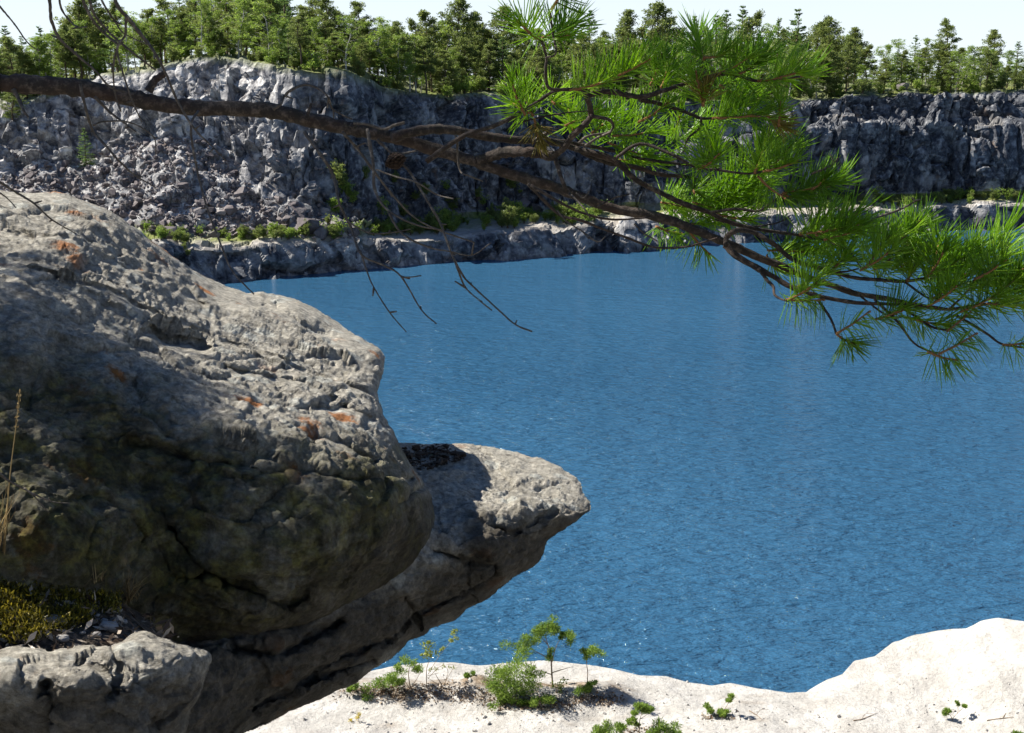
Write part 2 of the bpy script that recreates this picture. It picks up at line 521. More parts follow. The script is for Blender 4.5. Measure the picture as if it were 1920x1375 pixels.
def build_far():
    px = np.concatenate([np.arange(-1000, -60, 10.0), np.arange(-60, 1990, 2.6), np.arange(1990, 2900, 10.0)])
    def g(k, sm=5):
        v = np.interp(px, K[:, 0], K[:, k])
        w = np.exp(-0.5 * (np.arange(-3 * sm, 3 * sm + 1) / sm) ** 2); w /= w.sum()
        return np.convolve(np.pad(v, 3 * sm, mode='edge'), w, 'valid')
    S = at_z(px, g(1), 0.0); yS = S[:, 1] + 0.8 * fbm(np.stack([px / 60, px * 0, px * 0], -1), 4, 0.6, 3)
    yE = yS + 1.7; zE = at_y(px, g(2), yE)[:, 2]
    zB = zE + 0.45; yB = at_z(px, g(3), zB)[:, 1]; yB = np.maximum(yB, yE + 1.5)
    yM = yB + g(5); zM = at_y(px, g(4), yM)[:, 2]
    y2 = yB + g(7); z2 = at_y(px, g(6), y2)[:, 2]
    jag = 5.0 * fbm(np.stack([px / 45, px * 0, px * 0], -1), 5, 0.6, 9)
    yT = yB + g(9); zT = at_y(px, g(8) + jag, yT)[:, 2]
    kn = [(yS - 1.2, 0 * yS - 2.0), (yS, 0 * yS), (yE, zE), (yB, zB), (yM, zM), (y2, z2), (yT, zT),
          (yT + 9, zT + 0.25), (yT + 70, zT * 0.4 + 9.0), (yT + 700, 0 * zT + 15.5)]
    cnt = [4, 30, 14, 56, 12, 62, 18, 20, 5]
    #        underwater shore bench scree/cliff ledge cliff plateau
    seg_w = [0.4, 0.75, 0.22, 1.0, 0.8, 1.0, 0.35, 0.5, 0.5]
    ys, zs, ws, segid = [], [], [], []
    for k in range(9):
        for t in np.arange(cnt[k]) / cnt[k]:
            ys.append(kn[k][0] * (1 - t) + kn[k + 1][0] * t); zs.append(kn[k][1] * (1 - t) + kn[k + 1][1] * t)
            ws.append(seg_w[k]); segid.append(k + t)
    ys.append(kn[9][0]); zs.append(kn[9][1]); ws.append(0.5); segid.append(9.0)
    ys, zs, ws, segid = np.array(ys), np.array(zs), np.array(ws), np.array(segid)
    ws = np.convolve(np.pad(ws, 2, mode='edge'), np.ones(5) / 5, 'valid')
    R, Cn = ys.shape
    depth = ys * math.cos(PITCH) - (zs - 15) * math.sin(PITCH)
    xs = (px[None] - 960) / F * depth
    V = np.stack([xs, ys, zs], -1).reshape(-1, 3)
    i = np.arange(R - 1)[:, None] * Cn; j = np.arange(Cn - 1)[None]
    Q = np.stack([i + j, i + j + 1, i + j + Cn + 1, i + j + Cn], -1).reshape(-1, 4)
    nr = vnormals(V, Q)
    sgn = np.sign((nr * np.array([0, -0.5, 0.8])).sum(-1, keepdims=True)); nr = nr * sgn
    PX = np.broadcast_to(px, (R, Cn)).ravel(); SEG = np.repeat(segid, Cn); W = np.repeat(ws, Cn)
    scree = ((SEG > 3) & (SEG < 4.1) & (PX < 660)).astype(float)
    W = W * (1 - 0.55 * scree)
    left = np.clip((640 - PX) / 200, 0, 1)
    stretch = np.array([1.0, 1.0, 0.5])
    q = V * stretch
    q = q + 0.35 * np.stack([fbm(V * 0.5, 2, .5, 31), fbm(V * 0.5, 2, .5, 32), fbm(V * 0.5, 2, .5, 33)], -1)
    h1, e1 = facets(q / 5.2, 11); h2, e2 = facets(q / 2.1 + 5, 21); h3, e3 = facets(q / 0.8 + 9, 41)
    d = (1.7 + 0.4 * left) * h1 + (0.95 + 0.45 * left) * h2 + (0.26 + 0.14 * left) * h3 + 0.4 * fbm(V / 6.0, 3, .5, 5) + 0.05 * fbm(V * 2.2, 3, .6, 6)
    slab = np.clip(0.55 + 1.5 * fbm(V / 7.0, 2, .5, 88), 0.12, 1.25)
    d = d - (1 - slab) * (0.95 * h2 + 0.26 * h3) * (1 - .6 * left)
    d -= 0.34 * np.exp(-(e1 / 0.07) ** 2) + 0.14 * np.exp(-(e2 / 0.09) ** 2)
    h4, e4 = facets((V + 0.5 * fbm(V * .4, 2, .5, 34)[:, None]) * np.array([1 / 2.4, 1 / 2.4, 1 / 13.0]), 61)
    vert = (1 - .75 * left) * (SEG > 3) * (SEG < 6)
    d = d + vert * (0.55 * h4 - 0.55 * np.exp(-(e4 / 0.06) ** 2))
    near_b = np.clip(np.abs(SEG - 6.0) * 4, 0.35, 1)
    d = d * W * near_b
    far = np.clip((SEG - 7) / 1.0, 0, 1)
    V2 = V + nr * np.clip(d, -2.2, 1.9)[:, None]
    V2[:, 2] += far * 0.8 * fbm(V / 25.0, 3, .5, 77)
    z = V2[:, 2]
    bench = np.clip(1 - np.abs(SEG - 2.5) / 0.62, 0, 1) ** 0.5 * (SEG > 1.9) * (SEG < 3.1)
    nb = fbm(V / 2.0, 4, .6, 55)
    soil = np.clip(bench * 1.1 + 0.25 * nb * (bench > 0), 0, 1)
    ledge = ((SEG > 4) & (SEG < 5)) * (PX > 1450)
    soil = np.maximum(soil, 0.6 * ledge * np.clip(0.2 + 2.2 * fbm(V / 3.0, 4, .6, 57), 0, 1))
    grass = np.clip((SEG - 5.93) * 10, 0, 1) * np.clip(0.75 + 0.8 * nb, 0, 1)
    grass = np.maximum(grass, np.clip((SEG - 2.25) * 3, 0, 1) * (SEG < 3.08) * np.clip(0.6 + 1.5 * nb, 0, 1))
    pale = np.clip((620 - PX) / 140, 0, 1) * np.clip(0.75 + 0.6 * fbm(V / 3.0, 4, .6, 58), 0, 1) * (SEG > 2.9)  # left knoll made paler, painting in its sunlit face
    pale = np.maximum(pale, np.clip((SEG - 0.9) * 3, 0, 1) * (SEG < 2.2) * np.clip(0.15 + 1.6 * fbm(V / 4.0, 4, .6, 59), 0, 1))
    def piece(name, lo, hi):
        r0 = np.argmax(segid >= lo); r1 = len(segid) - 1 if hi >= 9 else np.argmax(segid >= hi)
        a, b = r0 * Cn, (r1 + 1) * Cn
        m = (Q[:, 0] >= a) & (Q[:, 2] < b)
        o = mk(name, V2[a:b], Q[m] - a, M_CLIFF, attrs={'soil': soil[a:b], 'grass': grass[a:b], 'pale': pale[a:b]})
        return tag(o, kind='structure')
    piece('shore_terrace', 0, 3); piece('quarry_cliff', 3, 6); piece('plateau', 6, 9)
    m = (SEG[Q[:, 0]] > 0.9) & (SEG[Q[:, 0]] < 8.2)
    tri = Q[m]
    bvh = BVHTree.FromPolygons(V2.tolist(), tri.tolist())
    return px, kn, V2, Q, bvh, SEG.reshape(R, Cn), V2.reshape(R, Cn, 3), segid

FAR_PX, FAR_KN, _V, _Q, FAR_BVH, _S, FAR_GRID, FAR_SEG = build_far()

def hit_far(px, py):
    d = Vector(ray(px, py)).normalized()
    loc, nor, idx, dist = FAR_BVH.ray_cast(Vector(CAM), d)
    return (np.array(loc), np.array(nor)) if loc is not None else (None, None)

def drop_far(x, y):
    loc, nor, idx, dist = FAR_BVH.ray_cast(Vector((x, y, 80)), Vector((0, 0, -1)))
    return np.array(loc) if loc is not None else None

# ------------------------------------------------------------------ near shelf and the hill the camera stands on
EDGE = np.array([(560, 1300), (640, 1275), (730, 1250), (820, 1243), (900, 1247), (960, 1243), (1010, 1238), (1060, 1241), (1120, 1250),
    (1200, 1266), (1250, 1268), (1290, 1280), (1335, 1287), (1370, 1282), (1420, 1292), (1480, 1298), (1512, 1298), (1533, 1285), (1560, 1270),
    (1580, 1262), (1602, 1238), (1640, 1230), (1675, 1205), (1720, 1190), (1780, 1180), (1812, 1178), (1840, 1164), (1872, 1159), (1910, 1165), (1970, 1172), (2150, 1168)], float)

def shelf_z(x, y, xe_z):
    return xe_z

def build_shelf():
    ez = np.interp(EDGE[:, 0], [560, 1512, 1602, 1700, 1870, 2150], [1.45, 1.45, 1.75, 2.1, 2.9, 3.2])
    P = at_z(EDGE[:, 0], EDGE[:, 1], ez)
    x = np.concatenate([np.linspace(-60, -7.5, 40), np.arange(-7.4, 14.5, 0.04), np.linspace(15, 80, 40)])
    ye = np.interp(x, P[:, 0], P[:, 1]); ze = np.interp(x, P[:, 0], ez)
    ye = ye + 0.10 * fbm(np.stack([x * 1.3, x * 0, x * 0], -1), 4, .55, 4)
    rows_y, rows_z, lit = [], [], []
    for dy, dz in ((2.2, -3.4), (1.2, -2.2), (0.7, -1.2), (0.35, -0.5), (0.16, -0.16), (0.06, -0.04)):
        rows_y.append(ye + dy); rows_z.append(ze + dz)
    nin = 230
    for t in np.linspace(0, 1, nin):
        yy = ye * (1 - t) + 18.5 * t
        bl = np.clip((ye - yy) / 5.5, 0, 1); bl = bl * bl * (3 - 2 * bl)
        zz = ze * (1 - bl) + (1.55 + 0.02 * x) * bl
        q = np.stack([x, yy, 0 * x], -1)
        zz = zz + (0.16 * fbm(q / 2.2, 3, .5, 8) + 0.05 * fbm(q * 1.6, 4, .6, 12)) * np.clip((ye - yy) / 0.8, 0, 1)
        rows_y.append(yy); rows_z.append(zz)
    n0 = len(rows_y)
    # hill: rises from the shelf to the lookout where the camera stands; carries the boulders on the left
    lip = np.interp(x, [-60, -6, -1.6, -0.75, 2, 8, 80], [6, 4.6, 4.0, 0.6, -0.6, -1.5, -3.0])
    q = np.stack([x, 0 * x, 0 * x], -1)
    for t in np.linspace(0, 1, 60)[1:]:
        yy = 18.5 * (1 - t) + lip * t
        rise = np.clip((18.5 - yy) / np.maximum(18.5 - lip, 1e-3), 0, 1)
        zz = 1.55 + 0.02 * x + (12.75 - 1.55) * (0.25 * rise + 0.75 * rise ** 2.6)
        zz = zz + 0.3 * fbm(np.stack([x / 2.5, yy / 2.5, 0 * x], -1), 3, .5, 15) * (1 - rise) * np.clip(rise * 6, 0, 1)
        rows_y.append(yy); rows_z.append(zz)
    for yy, dz in ((-1.5, 0.25), (-4, 0.5), (-10, 1.0), (-40, 2.0), (-300, 4.0)):
        rows_y.append(np.minimum(lip - 0.5, 0) + yy); rows_z.append(0 * x + 12.75 + dz)
    Y = np.array(rows_y); Z = np.array(rows_z); X = np.broadcast_to(x, Y.shape)
    R, Cn = Y.shape
    V = np.stack([X, Y, Z], -1).reshape(-1, 3)
    # berm with leaf litter under the shrubs
    litter = np.zeros(len(V))
    for (a, b, wd, hh) in (((640, 1290), (880, 1292), 0.55, 0.26), ((910, 1295), (1130, 1305), 0.62, 0.30)):
        A, B = at_z(a[0], a[1], 1.55), at_z(b[0], b[1], 1.55)
        t = np.clip(((V - A) @ (B - A)) / ((B - A) @ (B - A)), 0, 1)
        d = np.linalg.norm((V - A - t[:, None] * (B - A))[:, :2], axis=1)
        w = np.exp(-(d / wd) ** 2)
        V[:, 2] += hh * w
        litter = np.maximum(litter, np.clip(1.1 * w - 0.55 + 1.6 * fbm(V * np.array([3, 4, 1]), 5, .65, 66), 0, .9) * (w > 0.1))
    thin = np.clip(fbm(V * np.array([0.8, 1.6, 1]), 4, .6, 91) - 0.30, 0, 1) * 1.2
    litter = np.maximum(litter, thin * (V[:, 1] < 27))
    i = np.arange(R - 1)[:, None] * Cn; j = np.arange(Cn - 1)[None]
    Q = np.stack([i + j, i + j + Cn, i + j + Cn + 1, i + j + 1], -1).reshape(-1, 4)
    b = (n0 + 12) * Cn
    m = Q.max(1) < b
    o = mk('rock_shelf', V[:b], Q[m], M_SHELF, smooth=True, attrs={'litter': litter[:b]})
    tag(o, kind='structure')
    a = b - Cn
    m = Q.min(1) >= a
    o2 = mk('hillside', V[a:], Q[m] - a, M_GROUND, smooth=True)
    tag(o2, kind='structure')
    sel = (V[Q[:, 0]][:, 0] > -8) & (V[Q[:, 0]][:, 0] < 15) & (Q.max(1) < b)
    return BVHTree.FromPolygons(V.tolist(), Q[sel].tolist())

SHELF_BVH = build_shelf()

def hit_shelf(px, py):
    loc, nor, idx, dist = SHELF_BVH.ray_cast(Vector(CAM), Vector(ray(px, py)).normalized())
    return np.array(loc) if loc is not None else at_z(px, py, 1.6)

# ------------------------------------------------------------------ near rocks (solid bodies)
def seg_dist(P, L):
    L = np.asarray(L, float); best = np.full(len(P), 1e9); near = np.zeros_like(P)
    for a, b in zip(L[:-1], L[1:]):
        ab = b - a; t = np.clip(((P - a) @ ab) / max(ab @ ab, 1e-9), 0, 1)
        c = a + t[:, None] * ab; d = np.hypot(*(P - c).T)
        m = d < best; best[m] = d[m]; near[m] = c[m]
    return best, near

def inside(P, L):
    r = np.zeros(len(P), bool); x, y = P.T
    for (x1, y1), (x2, y2) in zip(L, np.roll(L, -1, axis=0)):
        if y1 == y2: continue
        c = ((y1 > y) != (y2 > y)) & (x < (x2 - x1) * (y - y1) / (y2 - y1) + x1)
        r ^= c
    return r

def rough_outline(poly, amp, seed):
    P = np.asarray(poly, float); P = np.vstack([P, P[:1]])
    out = []
    for a, b in zip(P[:-1], P[1:]):
        n = max(1, int(np.hypot(*(b - a)) / 7))
        for t in np.arange(n) / n: out.append(a * (1 - t) + b * t)
    out = np.array(out)
    # round the corners a little, then add small roughness
    for _ in range(2): out = 0.25 * np.roll(out, 1, 0) + 0.5 * out + 0.25 * np.roll(out, -1, 0)
    n = np.stack([fbm(np.stack([out[:, 0] / 22, out[:, 1] / 22, 0 * out[:, 0] + k * 9], -1), 4, .6, seed + k) for k in (0, 1)], -1)
    return out + amp * n

def tps(ctrl, P):
    c = np.asarray(ctrl, float); X = c[:, :2] / 500; n = len(X)
    def ph(r): return np.where(r > 1e-9, r * r * np.log(np.maximum(r, 1e-9)), 0)
    Km = ph(np.linalg.norm(X[:, None] - X[None], axis=-1)) + 2e-3 * np.eye(n)
    Pm = np.hstack([np.ones((n, 1)), X])
    A = np.block([[Km, Pm], [Pm.T, np.zeros((3, 3))]])
    w = np.linalg.solve(A, np.concatenate([c[:, 2], np.zeros(3)]))
    Y = P / 500
    out = np.zeros(len(P))
    for a in range(0, len(P), 20000):
        y = Y[a:a + 20000]
        out[a:a + 20000] = ph(np.linalg.norm(y[:, None] - X[None], axis=-1)) @ w[:n] + w[n] + y @ w[n + 1:]
    return out

NEAR_MESH = {}
def near_body(name, poly, ctrl, step=2.0, curl_px=70, curl_m=0.13, thick=1.2, grooves=(), pits=(), amp=1.0, seed=0, masks=None, mat=None, out_amp=4, fol=1.0):
    L = rough_outline(poly, out_amp, seed)
    x0, y0 = L.min(0) - step; x1, y1 = L.max(0) + step
    gx = np.arange(x0, x1, step); gy = np.arange(y0, y1, step)
    X, Y = np.meshgrid(gx, gy); P = np.stack([X.ravel(), Y.ravel()], -1)
    ins = inside(P, L).reshape(X.shape)
    keep = ins[:-1, :-1] & ins[1:, :-1] & ins[:-1, 1:] & ins[1:, 1:]
    Cn = len(gx)
    ii, jj = np.nonzero(keep)
    a = ii * Cn + jj
    Q = np.stack([a, a + 1, a + Cn + 1, a + Cn], -1)
    used = np.unique(Q); remap = -np.ones(X.size, int); remap[used] = np.arange(len(used))
    Q = remap[Q]; P = P[used]
    # boundary edges
    E = np.concatenate([Q[:, [0, 1]], Q[:, [1, 2]], Q[:, [2, 3]], Q[:, [3, 0]]])
    key = np.sort(E, 1); kk = key[:, 0].astype(np.int64) * len(P) + key[:, 1]
    u, inv, cnt = np.unique(kk, return_inverse=True, return_counts=True)
    be = E[cnt[inv] == 1]; bv = np.unique(be)
    isb = np.zeros(len(P), bool); isb[bv] = True
    LL = np.vstack([L, L[:1]])
    dist, near = seg_dist(P, LL)
    P = P.copy(); P[isb] = near[isb]; dist[isb] = 0
    d = tps(ctrl, P)
    t = np.clip(dist / curl_px, 0, 1)
    d = d + curl_m * (1 - np.sqrt(np.maximum(1 - (1 - t) ** 2, 0)))
    d0 = d.copy()
    for (line, w, dep) in grooves:
        gd, _ = seg_dist(P, line)
        wob = 1 + 0.5 * vnoise(np.stack([P[:, 0] / 14, P[:, 1] / 14, 0 * P[:, 0]], -1), seed + 5)
        d = d + 1.9 * dep * np.exp(-(gd / (w * wob)) ** 2)
    for (pg, soft, dep) in pits:
        pg = np.asarray(pg, float); m = inside(P, pg); pd, _ = seg_dist(P, np.vstack([pg, pg[:1]]))
        d = d + dep * np.clip(np.where(m, pd, 0) / soft, 0, 1) ** 0.7
    V = at_depth(P[:, 0], P[:, 1], d)
    px_m = d * step / F
    gr = np.zeros(len(P))
    for k in range(4):
        a_, b_ = Q[:, k], Q[:, (k + 1) % 4]
        np.maximum.at(gr, a_, np.abs(d[a_] - d[b_])); np.maximum.at(gr, b_, np.abs(d[a_] - d[b_]))
    ratio = gr / px_m; calm = 1 / (1 + (ratio / 7.0) ** 2)
    nr = vnormals(V, Q); view = V - CAM
    nr *= -np.sign((nr * view).sum(-1, keepdims=True))
    h1, e1 = facets(V * 3.4 + 0.25 * fbm(V * 3, 2, .5, seed)[:, None], seed + 3)
    h2, e2 = facets(V * np.array([9, 14, 20]) * 0.7 + 3, seed + 9)
    rot = np.array([[0.86, 0.0, -0.5], [0.1, 0.97, 0.15], [0.5, -0.2, 0.84]])
    fv = (V @ rot.T) * np.array([5, 12, 40.0])
    disp = 0.045 * fbm(V * 2.6, 3, .5, seed + 1) + 0.015 * h1 + 0.006 * h2 + 0.018 * fbm(V * 9, 4, .55, seed + 2)
    crack = np.exp(-(e1 / 0.035) ** 2) * np.clip(fbm(V * 2, 2, .5, seed + 7) * 3 - 0.2, 0, 1)
    disp = disp - 0.008 * crack
    fine = 0.014 * fol * fbm(fv, 3, .6, seed + 4) + 0.006 * fbm(V * 42, 3, .6, seed + 6)
    disp = disp * np.clip(0.12 + 1.1 * calm, 0, 1) + fine * calm ** 1.5
    disp = disp + 0.010 * calm * (1 - 2 * np.abs(fbm(V * 17, 3, .6, seed + 11)))
    sm = np.clip((ratio - 4.2) / 5, 0, 1)
    cnt1 = np.bincount(E.ravel(), minlength=len(V))
    for _ in range(14):
        acc = np.bincount(E[:, 0], disp[E[:, 1]], len(V)) + np.bincount(E[:, 1], disp[E[:, 0]], len(V))
        disp = disp + (acc / cnt1 - disp) * sm
    V = V + nr * (amp * disp * np.clip(0.35 + dist / 60, 0, 1))[:, None]
    # relax the stretched quads of steep steps
    cntn = np.bincount(E.ravel(), minlength=len(V))[:, None]
    rel = np.clip((ratio - 9) / 12, 0, 1)
    for _ in range(10):
        acc = np.stack([np.bincount(E[:, 0], V[E[:, 1], c], len(V)) + np.bincount(E[:, 1], V[E[:, 0], c], len(V)) for c in range(3)], -1)
        V = np.where(isb[:, None], V, V + (acc / cntn - V) * rel[:, None] * .8)
    # the hidden back: bulges away behind the outline, sharing the outline's vertices
    db = d + thick * np.clip(1 - np.exp(-dist / 90.0), 0, 1) + 0.1 * fbm(np.stack([P[:, 0] / 90, P[:, 1] / 90, 0 * d + 3], -1), 3, .5, seed + 8) * np.clip(dist / 60, 0, 1)
    VB = at_depth(P[:, 0], P[:, 1], db)
    back = np.arange(len(P)) + len(P); back[isb] = np.nonzero(isb)[0]
    allV = np.vstack([V, VB])
    Q2 = back[Q[:, ::-1]]
    allQ = np.vstack([Q[:, ::-1], Q2[:, ::1]])
    at = {}
    for k, f in (masks or {}).items():
        v = f(P, V); at[k] = np.concatenate([v, v])
    for k in ('moss', 'brown'):
        if k not in at: at[k] = np.zeros(len(allV))
    NEAR_MESH[name] = (V, Q)
    usedv = np.unique(allQ); rm = -np.ones(len(allV), int); rm[usedv] = np.arange(len(usedv))
    return mk(name, allV[usedv], rm[allQ], mat or M_NEAR, smooth=True, attrs={k: v[usedv] for k, v in at.items()})

def soft_region(P, poly, soft):
    poly = np.asarray(poly, float)
    d, _ = seg_dist(P, np.vstack([poly, poly[:1]]))
    sd = np.where(inside(P, poly), d, -d)
    n = 45 * fbm(np.stack([P[:, 0] / 60, P[:, 1] / 60, 0 * P[:, 0]], -1), 4, .6, 71)
    return np.clip(0.5 + (sd + n) / (2 * soft), 0, 1)

A_POLY = [(-330, 335), (-150, 340), (0, 357), (60, 360), (110, 362), (160, 374), (205, 394), (250, 425), (290, 455), (330, 488), (352, 500), (385, 520), (430, 540), (470, 553),
          (515, 553), (560, 563), (600, 585), (640, 610), (682, 637), (706, 650), (717, 664), (716, 700), (709, 745), (715, 775), (735, 810), (748, 840), (770, 875), (796, 905), (811, 935), (816, 970),
          (813, 1000), (800, 1030), (775, 1062), (742, 1090), (700, 1115), (660, 1140), (640, 1152), (600, 1162), (560, 1172), (470, 1202), (400, 1214), (340, 1217), (250, 1260), (100, 1290), (-330, 1300)]
A_CTRL = [(-330, 340, 4.5), (0, 365, 4.6), (110, 372, 4.65), (250, 435, 4.75), (385, 530, 4.95), (430, 545, 5.0), (520, 560, 5.1), (640, 618, 4.95), (712, 668, 4.65), (708, 745, 4.2),
          (150, 450, 4.25), (0, 480, 3.95), (300, 560, 4.25), (420, 590, 4.5), (560, 620, 4.65), (-300, 480, 3.9), (620, 690, 4.36), (650, 655, 4.55), (590, 650, 4.52),
          (0, 600, 3.5), (150, 620, 3.7), (250, 690, 3.62), (380, 700, 3.85), (520, 740, 3.9), (640, 800, 3.85), (700, 800, 3.95), (-300, 600, 3.4),
          (200, 705, 3.48), (310, 765, 3.42), (420, 810, 3.45), (540, 850, 3.50), (640, 850, 3.60), (735, 830, 3.95),
          (0, 700, 3.22), (100, 760, 3.25), (0, 850, 3.02), (120, 900, 3.08), (230, 850, 3.28), (0, 1000, 2.90), (150, 1020, 2.98), (-300, 850, 2.95), (-300, 1100, 2.85),
          (300, 900, 3.32), (420, 930, 3.28), (560, 930, 3.40), (700, 930, 3.58), (800, 960, 3.95), (300, 1050, 3.26), (450, 1060, 3.26), (600, 1060, 3.40), (720, 1040, 3.66), (790, 1020, 3.90),
          (250, 1170, 3.22), (370, 1180, 3.36), (480, 1160, 3.38), (600, 1130, 3.52), (700, 1095, 3.72), (100, 1150, 3.02), (0, 1250, 3.0), (-300, 1290, 2.95)]
A_GROOVES = [([(490, 1003), (520, 990), (545, 965), (572, 942)], 7, 0.05), ([(560, 1024), (620, 1000), (680, 972), (740, 945), (790, 915)], 6, 0.035),
             ([(470, 975), (520, 930), (560, 905)], 10, 0.03), ([(590, 765), (620, 770), (650, 764)], 6, 0.03), ([(180, 980), (168, 1010), (160, 1045)], 4, 0.02),
             ([(420, 1090), (480, 1110), (540, 1135), (570, 1120)], 9, 0.04), ([(330, 1085), (400, 1075), (470, 1090)], 7, 0.025),
             ([(250, 830), (330, 850), (400, 870), (470, 880)], 10, 0.04), ([(570, 830), (640, 838), (700, 870)], 9, 0.035),
             ([(600, 620), (640, 640), (690, 660)], 12, 0.012), ([(350, 500), (440, 545), (520, 575)], 8, 0.03), ([(100, 520), (260, 600), (380, 650)], 10, 0.02), ([(60, 500), (200, 540), (330, 600), (520, 668), (690, 742)], 4, 0.016), ([(352, 512), (470, 570), (590, 622), (700, 690)], 4, 0.016),
             ([(20, 430), (140, 455), (280, 520), (420, 600)], 5, 0.014), ([(420, 690), (560, 720), (700, 790)], 5, 0.018), ([(250, 470), (330, 530), (400, 600)], 4, 0.012), ([(440, 905), (560, 885), (680, 905), (770, 900)], 6, 0.03), ([(300, 960), (360, 1040), (420, 1090)], 6, 0.03)]
A_PITS = [([(268, 612), (300, 602), (345, 622), (385, 628), (398, 648), (378, 660), (345, 655), (310, 640)], 18, 0.085), ([(598, 616), (622, 618), (640, 640), (618, 652), (604, 635)], 12, 0.03),
          ([(548, 764), (580, 760), (582, 772), (556, 776)], 6, 0.04), ([(205, 700), (260, 706), (315, 770), (350, 805), (300, 800), (230, 760)], 18, 0.05),
          ([(400, 815), (470, 835), (520, 870), (450, 870), (395, 845)], 14, 0.05), ([(486, 572), (520, 572), (526, 585), (500, 586)], 5, 0.04)]
moss_shade_A = lambda P, V: soft_region(P, [(-330, 640), (100, 670), (230, 720), (330, 790), (430, 830), (600, 855), (740, 850), (830, 960), (820, 1240), (-330, 1320)], 45)
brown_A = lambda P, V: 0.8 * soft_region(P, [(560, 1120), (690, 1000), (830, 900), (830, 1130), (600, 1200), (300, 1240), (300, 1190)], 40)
boulder_a = near_body('rock_outcrop', A_POLY, A_CTRL, grooves=A_GROOVES, pits=A_PITS, seed=100, masks={'moss': moss_shade_A, 'brown': brown_A}, thick=1.1)
tag(boulder_a, 'big rounded grey rock with lichen spots and a mossy dark front overhanging the lake', 'rock')

B_POLY = [(640, 870), (735, 832), (800, 834), (862, 832), (930, 839), (985, 850), (1040, 870), (1076, 893), (1089, 906), (1090, 918), (1108, 940), (1116, 957), (1096, 971), (1065, 992), (1027, 1015),
          (1023, 1040), (1000, 1065), (962, 1085), (920, 1115), (880, 1140), (855, 1162), (800, 1186), (762, 1210), (735, 1232), (700, 1252), (655, 1287), (600, 1312), (540, 1341), (490, 1366), (455, 1380),
          (400, 1420), (250, 1500), (-330, 1520), (-330, 1160), (300, 1130), (520, 1020)]
B_CTRL = [(640, 870, 4.75), (745, 838, 4.8), (862, 836, 5.0), (985, 854, 5.0), (1085, 905, 4.8), (1112, 957, 4.55), (930, 900, 4.62), (1020, 920, 4.55), (840, 900, 4.55), (930, 970, 4.22), (1000, 965, 4.28), (1060, 955, 4.42),
          (850, 1000, 4.12), (920, 1040, 4.08), (880, 960, 4.25), (960, 1050, 4.28), (1020, 1005, 4.42), (1040, 985, 4.40), (900, 1095, 4.32), (800, 1080, 4.02), (810, 1170, 4.30), (700, 1150, 3.86), (740, 1220, 4.15),
          (600, 1210, 3.66), (650, 1275, 3.95), (500, 1240, 3.48), (500, 1340, 3.72), (400, 1250, 3.32), (400, 1340, 3.34), (300, 1280, 3.2), (300, 1450, 3.2), (500, 1050, 4.1), (300, 1150, 3.7), (-300, 1200, 3.6), (-300, 1500, 3.2)]
B_GROOVES = [([(820, 1032), (870, 1052), (925, 1060)], 10, 0.05), ([(730, 1200), (780, 1150), (850, 1120), (930, 1070)], 8, 0.035), ([(560, 1280), (640, 1230), (720, 1200)], 9, 0.04),
             ([(470, 1330), (600, 1270), (700, 1235)], 7, 0.03), ([(905, 985), (960, 1000), (1000, 985), (1040, 960)], 5, 0.02), ([(760, 1120), (790, 1180)], 6, 0.03), ([(440, 1215), (520, 1230), (640, 1165)], 8, 0.04)]
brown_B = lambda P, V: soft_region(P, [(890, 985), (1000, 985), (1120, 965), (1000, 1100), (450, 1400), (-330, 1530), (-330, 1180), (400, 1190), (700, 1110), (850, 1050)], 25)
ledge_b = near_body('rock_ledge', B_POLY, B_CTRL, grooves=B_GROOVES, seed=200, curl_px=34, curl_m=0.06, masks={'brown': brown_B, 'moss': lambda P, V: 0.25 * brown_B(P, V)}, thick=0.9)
tag(ledge_b, 'flat-topped pale rock ledge pointing over the water from under the big rounded rock', 'rock')

C_POLY = [(-330, 1235), (0, 1228), (40, 1212), (95, 1228), (130, 1218), (210, 1212), (250, 1192), (275, 1183), (300, 1200), (340, 1216), (388, 1232), (372, 1280), (352, 1340), (330, 1420), (250, 1520), (-330, 1520)]
C_CTRL = [(-330, 1235, 2.74), (0, 1230, 2.74), (60, 1218, 2.76), (20, 1280, 2.52), (85, 1282, 2.50), (-300, 1290, 2.5), (20, 1310, 2.66), (60, 1370, 2.76), (-300, 1400, 2.7), (140, 1232, 2.68), (210, 1220, 2.72), (272, 1190, 2.82), (130, 1270, 2.52),
          (210, 1285, 2.56), (300, 1260, 2.68), (370, 1240, 2.84), (350, 1320, 2.84), (200, 1370, 2.68), (300, 1400, 2.80), (120, 1400, 2.74), (100, 1500, 2.95), (-300, 1500, 2.95)]
C_GROOVES = [([(88, 1285), (95, 1330), (110, 1380)], 9, 0.05), ([(210, 1220), (225, 1260), (215, 1310)], 6, 0.02), ([(150, 1240), (200, 1250)], 6, 0.015)]
block_c = near_body('rock_block', C_POLY, C_CTRL, grooves=C_GROOVES, seed=300, curl_px=24, curl_m=0.035, thick=0.5, amp=1.15, masks={'brown': lambda P, V: 0.85 * soft_region(P, [(60, 1290), (400, 1240), (400, 1520), (-330, 1520), (-330, 1300)], 30)})  # lower front painted browner and darker in place of shade
tag(block_c, 'pale broken rock block in front of the moss at the bottom left', 'rock')

